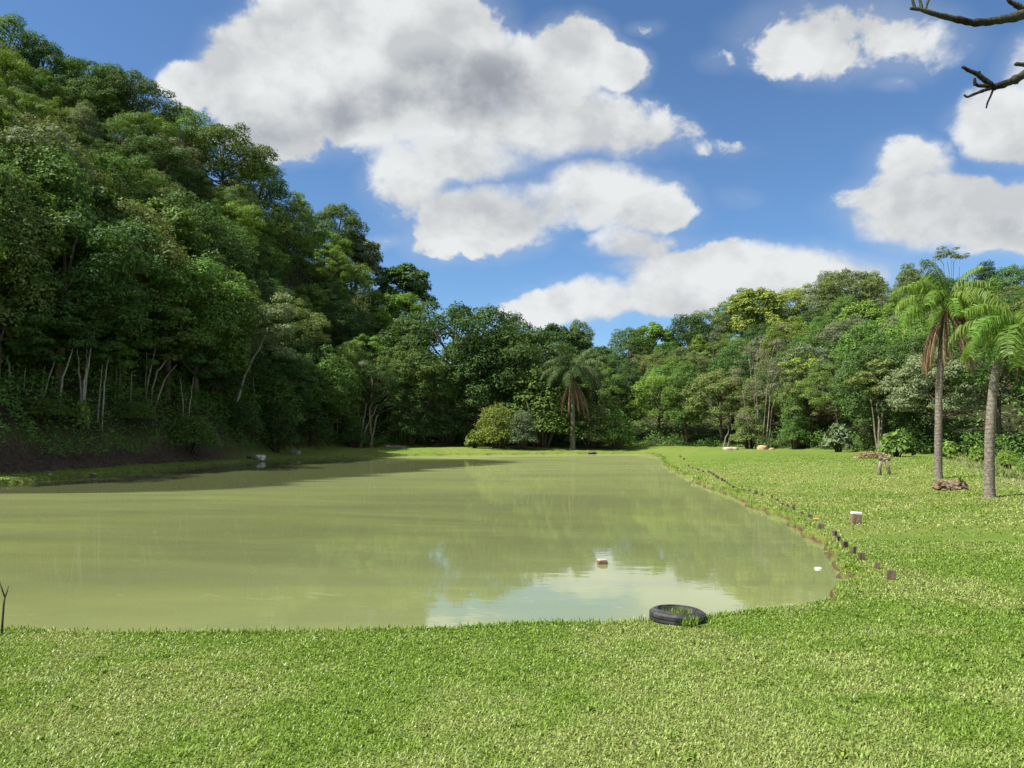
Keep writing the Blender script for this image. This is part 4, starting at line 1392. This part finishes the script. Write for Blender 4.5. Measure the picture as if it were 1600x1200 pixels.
for q in range(16):
    a = q * 2.399; l_ = r_.uniform(.16, .28)
    o_ = np.array([math.cos(a), math.sin(a), 0]); sdv = np.array([-math.sin(a), math.cos(a), 0])
    c0 = np.array([.36, -.02, .17])
    u = r_.uniform(.6, 1.1)
    m1 = c0 + o_ * l_ * .5 + [0, 0, l_ * u]; tp = c0 + o_ * l_ * 1.15 + [0, 0, l_ * u * .95]
    V = np.array([c0 - sdv * .012, c0 + sdv * .012, m1 + sdv * .02, m1 - sdv * .02, tp + sdv * .002, tp - sdv * .002])
    me = np_mesh('bromeliad_leaf', V, np.array([[0, 1, 2, 3], [3, 2, 4, 5]]), LEAF['bright green'], {'tone': np.full(6, r_.uniform(.2, .9))})
    link('bromeliad_leaf', me, lg)

# small trestle of two leaning posts under a dry stub
WEATHER = bark_material('weathered_wood', (0.13, 0.105, 0.08), (0.30, 0.26, 0.20), 22)
STAKE = bark_material('stake_wood', (0.075, 0.060, 0.042), (0.155, 0.125, 0.088), 26)
p = ground_at(1381, 742)
tr = thing('trestle', p, 'small wooden trestle of two splayed posts on the lawn edge', 'trestle')
k = p.y / F
for sd, xo in ((-1, -7), (1, 9)):
    g = Geo()
    g.tube([(xo * k, 0, -.1), (xo * k * .85, .02, 11 * k), (xo * k * .45, 0, 23 * k)], [.075, .07, .06], 7, .06)
    link('post', g.mesh('post', WEATHER), tr)
g = Geo(); g.tube([(-5 * k, 0, 23 * k), (-4 * k, 0, 29 * k)], [.06, .05], 7, .05)
link('stub', g.mesh('stub', WEATHER), tr)
g = Geo(); g.tube([(-6 * k, .03, 21 * k), (2 * k, 0, 24 * k), (12 * k, .1, 23 * k)], [.05, .06, .05], 7, .08)
link('crosspiece', g.mesh('crosspiece', BARK_DEAD), tr)

# heap of dry cuttings behind it
p = ground_at(1363, 716)
hp = thing('cuttings_heap', p, 'low heap of dry straw-coloured cuttings behind the trestle', 'heap')
r_ = np.random.default_rng(2)
n = 1500
a = r_.uniform(0, 6.28, n); rr = np.sqrt(r_.uniform(0, 1, n))
pos = np.stack([np.cos(a) * rr * 1.05 + r_.normal(0, .12, n), np.sin(a) * rr * .6 + r_.normal(0, .1, n), (1 - rr ** 2) * .34 * r_.uniform(.7, 1.1, n) + .05], 1)
V, Fq, tone = leaf_quads(pos, norm(np.stack([r_.normal(0, .4, n), r_.normal(0, .4, n), np.ones(n)], 1)), .30, .18, r_, 0)
STRAW = leaf_material('straw', (0.38, 0.33, 0.19), .15, .1, .8)
link('straw', np_mesh('straw', V, Fq, STRAW, {'tone': tone}), hp)['kind'] = 'stuff'


# ------------------------------------------------------------------ stakes along the right-hand shore
def box_mesh(name, w_, d_, h_, mat, seed=0, jit=.06, bev=.08, sink=.12, top_mat=None):
    """square stake with worn, slightly slanting top and softened edges"""
    r = np.random.default_rng(seed)
    c = bev * min(w_, d_)
    ring = np.array([(-w_ / 2 + c, -d_ / 2), (w_ / 2 - c, -d_ / 2), (w_ / 2, -d_ / 2 + c), (w_ / 2, d_ / 2 - c), (w_ / 2 - c, d_ / 2), (-w_ / 2 + c, d_ / 2), (-w_ / 2, d_ / 2 - c), (-w_ / 2, -d_ / 2 + c)])
    V, levels = [], [(-sink, 1.0), (h_ * .45, 1.0), (h_ - c, 1.0), (h_, .86)]
    sl = r.normal(0, jit, 2)
    for z, s in levels:
        for x_, y_ in ring:
            V.append((x_ * s + r.normal(0, .012 * w_), y_ * s + r.normal(0, .012 * w_), z + (sl[0] * x_ + sl[1] * y_ if z > h_ * .5 else 0)))
    Q = [(l * 8 + q, l * 8 + (q + 1) % 8, l * 8 + 8 + (q + 1) % 8, l * 8 + 8 + q) for l in range(3) for q in range(8)]
    me = bpy.data.meshes.new(name)
    me.from_pydata(V, [], Q + [tuple(24 + q for q in range(8))])
    me.materials.append(mat)
    if top_mat:
        me.materials.append(top_mat)
        me.polygons[len(me.polygons) - 1].material_index = 1
        for q in range(16, 24): me.polygons[q].material_index = 1
    return me


STK = [(1393, 906, 12, 14), (1370.6, 889, 6, 10), (1346.5, 875, 9, 11), (1334, 865, 6, 10), (1319.7, 855, 9, 9), (1309, 845, 7.5, 7), (1304.5, 837, 6, 8), (1282.7, 826, 8.5, 8), (1266, 809, 6.5, 5.5), (1253.6, 804, 3.5, 4.5),
       (1240, 797, 4, 7), (1230.5, 792.5, 3.5, 5), (1222.5, 789, 2.8, 3), (1214.7, 784, 3.2, 4.5), (1206, 778, 3, 4), (1191, 775, 3, 4), (1181, 772.5, 4, 5), (1170.6, 768, 3.2, 3.6), (1162, 767, 3, 3), (1153.8, 766, 3, 3),
       (1145, 762.5, 3, 3.4), (1140, 759.5, 3, 4), (1136.5, 756, 3, 4), (1132, 753, 3, 3.6), (1128, 751, 3, 4), (1121.5, 748, 3, 4), (1119, 746, 3, 3.6), (1114.7, 743, 3, 3.6), (1111.5, 740.5, 3, 3.6), (1107.6, 739, 3, 3.6),
       (1098.4, 738, 3, 3), (1090.6, 735, 2.8, 3), (1082, 732, 2.8, 3), (1076, 729, 2.8, 3), (1068.8, 718.5, 2.6, 3), (1063, 714.5, 2.6, 3)]
for q, (px, py, w_, h_) in enumerate(STK):
    p = ground_at(px, py)
    if pond_dist([p.x], [p.y])[0] < .1:
        p.x += .25; p.z = gz(p.x, p.y)
    k = p.y / F
    if q == 0: lab = 'largest dark square stake at the near end of the shoreline row'
    elif q == len(STK) - 1: lab = 'last tiny stake at the far end of the shoreline row'
    else: lab = f"{'slim ' if w_ / h_ < .7 else 'stubby ' if w_ >= h_ else ''}dark wooden stake, {ORD[q]} from the near end of the shoreline row"
    o = link('wooden_stake', box_mesh('wooden_stake', w_ * k, min(w_, 7) * k * .9, h_ * k * 1.05, STAKE, q, .12), None, lab, 'stake', 'stakes along the pond shore')
    o.location = p; o.rotation_euler = (random.uniform(-.06, .06), random.uniform(-.08, .08), random.uniform(-.35, .35))

# brown block with a white top on the lawn
p = ground_at(1337.5, 818)
k = p.y / F
PAINT, N = material('white_paint')
finish(N, principled(N, N.mix(N.ss(N.noise(N.n('ShaderNodeTexCoord').outputs['Object'], 30, 4), .4, .7), (0.74, 0.72, 0.68), (0.55, 0.52, 0.47)), .7, .2))
BLOCKW = bark_material('block_wood', (0.15, 0.095, 0.065), (0.24, 0.165, 0.12), 24)
bk = thing('marker_block', p, 'brown wooden block with white painted top standing on the lawn', 'block', None, .12)
bk.rotation_euler = (0, .06, -.18)
link('body', box_mesh('body', 14 * k, 11 * k, 14.5 * k, BLOCKW, 4, 0, .05), bk)
o = link('top', box_mesh('top', 15 * k, 12 * k, 3.4 * k, PAINT, 5, .03, .10, 0.0), bk); o.location = (0, 0, 14.6 * k)

# reddish clay lump by the stakes
p = ground_at(1277, 813)
o = link('clay_lump', lump_mesh('clay_lump', .10, .06, .045, rock_material('clay', (0.36, 0.15, 0.06), (0.50, 0.24, 0.11)), 31), None, 'reddish clay lump lying by the stakes at the shore', 'lump')
o.location = p + Vector((0, 0, .02)); o.rotation_euler = (0, .1, -.4)

# crumbled turf clods along the right-hand water's edge
CLOD = rock_material('turf_clod', (0.055, 0.042, 0.024), (0.125, 0.092, 0.055))
for px, py, sz, lab in ((1326, 905, 9, 'largest dark clod of earth at the water below the last stake'), (1314, 884, 8, 'dark clod of earth in the shore notch above the largest clod'), (1306, 876, 6, 'small clod of earth slipping off the right bank'),
                        (1294, 869, 7, 'brown clod jutting from the right bank, pond side of the stakes'), (1245, 822, 8, 'brown clod at the bank corner below the clay lump'), (1182, 789, 6, 'reddish clod on the bank midway along the stake row'),
                        (1057, 731, 5, 'reddish clod near the far right corner of the pond')):
    w0 = wpt(px, py, .05); k = w0[1] / F
    o = link('earth_clod', lump_mesh('earth_clod', sz * k * .6, sz * k * .5, sz * k * .42, CLOD, int(px)), None, lab, 'clod', 'clods of earth at the water edge')
    o.location = (w0[0], w0[1], .03); o.rotation_euler = (0, 0, random.uniform(0, 3))

# ------------------------------------------------------------------ tyre half over the near edge
RUB, N = material('tyre_rubber')
co = N.n('ShaderNodeTexCoord').outputs['Object']
nz = N.noise(co, 14, 5, .6)
finish(N, principled(N, N.mix(N.ss(nz, .4, .7), (0.018, 0.019, 0.021), (0.055, 0.056, 0.056)), .62, .35, bump(N, N.noise(co, 80, 3), .2, .004)))
p = ground_at(1062, 972)
ty = thing('tyre', (p.x, p.y + .12, .085), 'black car tyre lying flat at the near edge of the pond', 'tyre')
ty.rotation_euler = (.0, .035, .3)
ty.scale = (.93, .93, .93)
Ro, Ri, Wt = .318, .205, .185
prof = [(Ri, .02), (Ri - .004, .05), (Ri + .012, .016), (Ri + .03, .004), (Ri + .055, -.001), (Ro - .05, .004), (Ro - .022, .018), (Ro - .008, .032)]
tread = []
zs = [.036, .060, .064, .072, .076, .100, .104, .112, .116, .140, .144, .150]
lv = [0, 0, 1, 1, 0, 0, 1, 1, 0, 0, 0, 0]
for z_, l_ in zip(zs, lv): tread.append((Ro - .010 * l_, z_))
low = [(Ro - .008, Wt - .032), (Ro - .022, Wt - .018), (Ro - .05, Wt - .004), (Ri + .055, Wt + .001), (Ri + .03, Wt - .004), (Ri + .012, Wt - .016), (Ri - .004, Wt - .05), (Ri, Wt - .02)]
ringp = prof[1:] + tread + low[:-1]
inner = [(Ri + .006, Wt - .055), (Ri + .05, Wt - .03), (Ro - .03, Wt - .04), (Ro - .022, Wt * .5), (Ro - .03, .04), (Ri + .05, .03), (Ri + .006, .055)]
ringp = ringp + inner
ns = 96
th = np.linspace(0, 2 * PI, ns, endpoint=False)
V = np.array([[(r0_ * math.cos(t_), r0_ * math.sin(t_), z_) for (r0_, z_) in ringp] for t_ in th]).reshape(-1, 3)
m_ = len(ringp)
i_ = np.arange(ns)[:, None]; j_ = np.arange(m_)[None]
Fq = np.stack([i_ * m_ + j_, i_ * m_ + (j_ + 1) % m_, ((i_ + 1) % ns) * m_ + (j_ + 1) % m_, ((i_ + 1) % ns) * m_ + j_], -1).reshape(-1, 4)
link('casing', np_mesh('casing', V, Fq, RUB, smooth=False), ty)
V2 = np.array([[((Ri + .02 + dr) * math.cos(t_), (Ri + .02 + dr) * math.sin(t_), Wt - .003 + dz_) for dr, dz_ in ((0, 0), (.004, .006), (.012, .006), (.016, 0))] for t_ in th]).reshape(-1, 3)
Fq2 = np.stack([i_ * 4 + np.arange(3)[None], i_ * 4 + np.arange(3)[None] + 1, ((i_ + 1) % ns) * 4 + np.arange(3)[None] + 1, ((i_ + 1) % ns) * 4 + np.arange(3)[None]], -1).reshape(-1, 4)
link('bead_rim', np_mesh('bead_rim', V2, Fq2, RUB, smooth=True), ty)

# weeds growing inside and in front of the tyre
r_ = np.random.default_rng(77)
tx, tyy = p.x, p.y + .12
n = 420
a = r_.uniform(0, 6.28, n); rr = .17 * np.sqrt(r_.uniform(0, 1, n))
x1, y1 = tx + np.cos(a) * rr, tyy + np.sin(a) * rr
n2 = 90
x2 = tx + r_.normal(.06, .05, n2); y2 = p.y - .22 + r_.normal(0, .025, n2)
zz = np.concatenate([np.full(n, .13), np.maximum(ground_z(x2, y2), .05)])
wv_ = blades(np.concatenate([x1, x2]), np.concatenate([y1, y2]), zz, .12, .013, .05, .9, np.clip(r_.normal(.25, .2, n + n2), 0, 1), r_)
wd_ = join_blades('weeds', [wv_], GRASS)
wd_['label'] = 'green weeds growing inside and in front of the tyre'

# ------------------------------------------------------------------ things afloat
w0 = wpt(941, 881, 0)
k = w0[1] / F
fb = thing('floating_block', (w0[0], w0[1], 0), 'brown wooden block with paler top floating in the pond', 'block', None, .15)
BR2 = bark_material('wet_wood', (0.13, 0.075, 0.05), (0.20, 0.125, 0.09), 18)
link('body', box_mesh('body', 15 * k, 12 * k, 5.5 * k, BR2, 14, .02, .08, .03), fb)
o = link('top', box_mesh('top', 13.5 * k, 10.5 * k, 1.5 * k, bark_material('dry_wood_top', (0.36, 0.29, 0.22), (0.50, 0.42, 0.33), 18), 15, .02, .15, 0), fb); o.location = (0, 0, 5.6 * k)

w0 = wpt(1279, 889, 0)
k = w0[1] / F
FOAM, N = material('white_foam')
finish(N, principled(N, N.mix(N.noise(N.n('ShaderNodeTexCoord').outputs['Object'], 25, 4), (0.85, 0.85, 0.82), (0.70, 0.70, 0.66)), .6, .3))
o = link('foam_float', lump_mesh('foam_float', 6.4 * k, 5.0 * k, 3.2 * k, FOAM, 41, .35, .25), None, 'white foam lump floating near the right shore', 'float')
o.location = (w0[0], w0[1], .005)

# forked stick at the left edge of the near bank
q0 = ground_at(3, 992)
Yq = q0.y
st = thing('forked_stick', q0, 'thin dark Y-forked stick upright in the near bank at left', 'stick')
BARK_TWIG = bark_material('bark_twig', (0.010, 0.008, 0.009), (0.040, 0.033, 0.030), 60)
STICK = bark_material('stick_bark', (0.045, 0.038, 0.026), (0.10, 0.085, 0.06), 60)
for pl, r0_, r1_, nm in (([(2.5, 1000), (4, 970), (6, 945), (7.5, 933)], .011, .009, 'stem'), ([(7.5, 933), (3, 920), (-1, 908)], .008, .005, 'prong'), ([(7.5, 933), (11, 925), (13, 916)], .008, .005, 'prong')):
    g = Geo(); g.tube([rel(q0, a, b_, Yq) for a, b_ in pl], np.linspace(r0_, r1_, len(pl)), 7, .06)
    link(nm, g.mesh(nm, STICK), st)

# ------------------------------------------------------------------ bare tree standing right of the view, two branches reach in
YB = 4.6
base = Vector((5.7, 4.9, gz(5.7, 4.9)))
bt = thing('bare_tree', base, 'leafless tree whose dark knobbly twigs hang in at the top right', 'tree')


def rb(px, py, dy=0.0):
    return np.array(rel(base, px, py, YB + dy))


g = Geo()
g.tube([(0, 0, -.3), (.05, 0, .9), (0, -.05, 2.0), (-.1, 0, 3.2), (-.15, .1, 4.6), (0, .1, 6.0)], [.16, .13, .115, .10, .08, .04], 10, .05)
link('trunk', g.mesh('trunk', BARK_TWIG), bt)
rt = np.random.default_rng(4)


def branch(pts, r0_, r1_, nm='branch', knobs=()):
    g = Geo()
    P = np.array(pts); kk = len(P); tq = np.linspace(0, kk - 1, kk * 4)
    C = np.stack([np.interp(tq, np.arange(kk), P[:, c]) for c in range(3)], 1)
    C[1:-1] = .25 * C[:-2] + .5 * C[1:-1] + .25 * C[2:]
    rr = np.linspace(r0_, r1_, len(C)) * (1 + .16 * np.abs(rt.standard_normal(len(C))))
    g.tube(C, rr, 8, .05, rt)
    for (a, b_, s_) in knobs:
        c = rb(a, b_)
        g.tube([c + [-s_, 0, -s_ * .3], c, c + [s_, 0, s_ * .3]], [s_ * .5, s_, s_ * .5], 7, .12, rt)
    link(nm, g.mesh(nm, BARK_TWIG), bt)


j1 = np.array([-.12, .05, 3.0]); j2 = np.array([-.1, 0, 2.6])
branch([j1, rb(1760, -40), rb(1640, 2), rb(1600, 22), rb(1580, 28), rb(1545, 34), rb(1520, 36), rb(1490, 29), rb(1460, 22), rb(1440, 15), rb(1422, 13)], .035, .0085, 'branch', ((1536, 36, .018), (1516, 34, .014), (1452, 18, .013)))
branch([rb(1598, 14), rb(1588, 8), rb(1578, 3), rb(1572, -10)], .016, .010, 'twig')
branch([rb(1600, 20), rb(1606, 4), rb(1610, -14)], .018, .012, 'twig')
branch([rb(1430, 14), rb(1427, 5), rb(1424, -8)], .009, .006, 'twig')
branch([rb(1440, 16), rb(1439, 6), rb(1435, -8)], .010, .007, 'twig')
branch([rb(1446, 17), rb(1449, 4), rb(1455, -8)], .007, .006, 'twig')
branch([j2, rb(1780, 40), rb(1660, 80), rb(1600, 117), rb(1580, 127), rb(1562, 134), rb(1552, 136), rb(1540, 126), rb(1526, 115), rb(1513, 110), rb(1504, 104)], .030, .0075, 'branch', ((1505, 105, .010), (1554, 137, .018), (1530, 118, .011)))
branch([rb(1553, 136), rb(1540, 134), rb(1528, 134), rb(1523, 130), rb(1523, 122)], .012, .007, 'twig', ((1524, 132, .011),))
branch([rb(1548, 138), rb(1535, 142), rb(1520, 148), rb(1511, 152), rb(1506, 148)], .010, .005, 'twig', ((1511, 151, .007),))
branch([rb(1552, 139), rb(1548, 150), rb(1543, 160), rb(1541, 169)], .006, .004, 'twig')
branch([rb(1535, 124), rb(1531, 118), rb(1529, 112)], .008, .009, 'twig')
branch([rb(1660, 80), rb(1625, 106), rb(1600, 101), rb(1588, 100)], .016, .011, 'twig', ((1588, 100, .012),))
branch([(-.1, .1, 4.4), (.8, .3, 5.4), (1.6, .5, 6.2)], .05, .012)
branch([(-.05, .1, 3.9), (.4, .9, 4.9), (.7, 1.6, 5.6)], .05, .012)
print('done', len(bpy.data.objects), 'tris', sum(len(m.loops) - 2 * len(m.polygons) for m in bpy.data.meshes))
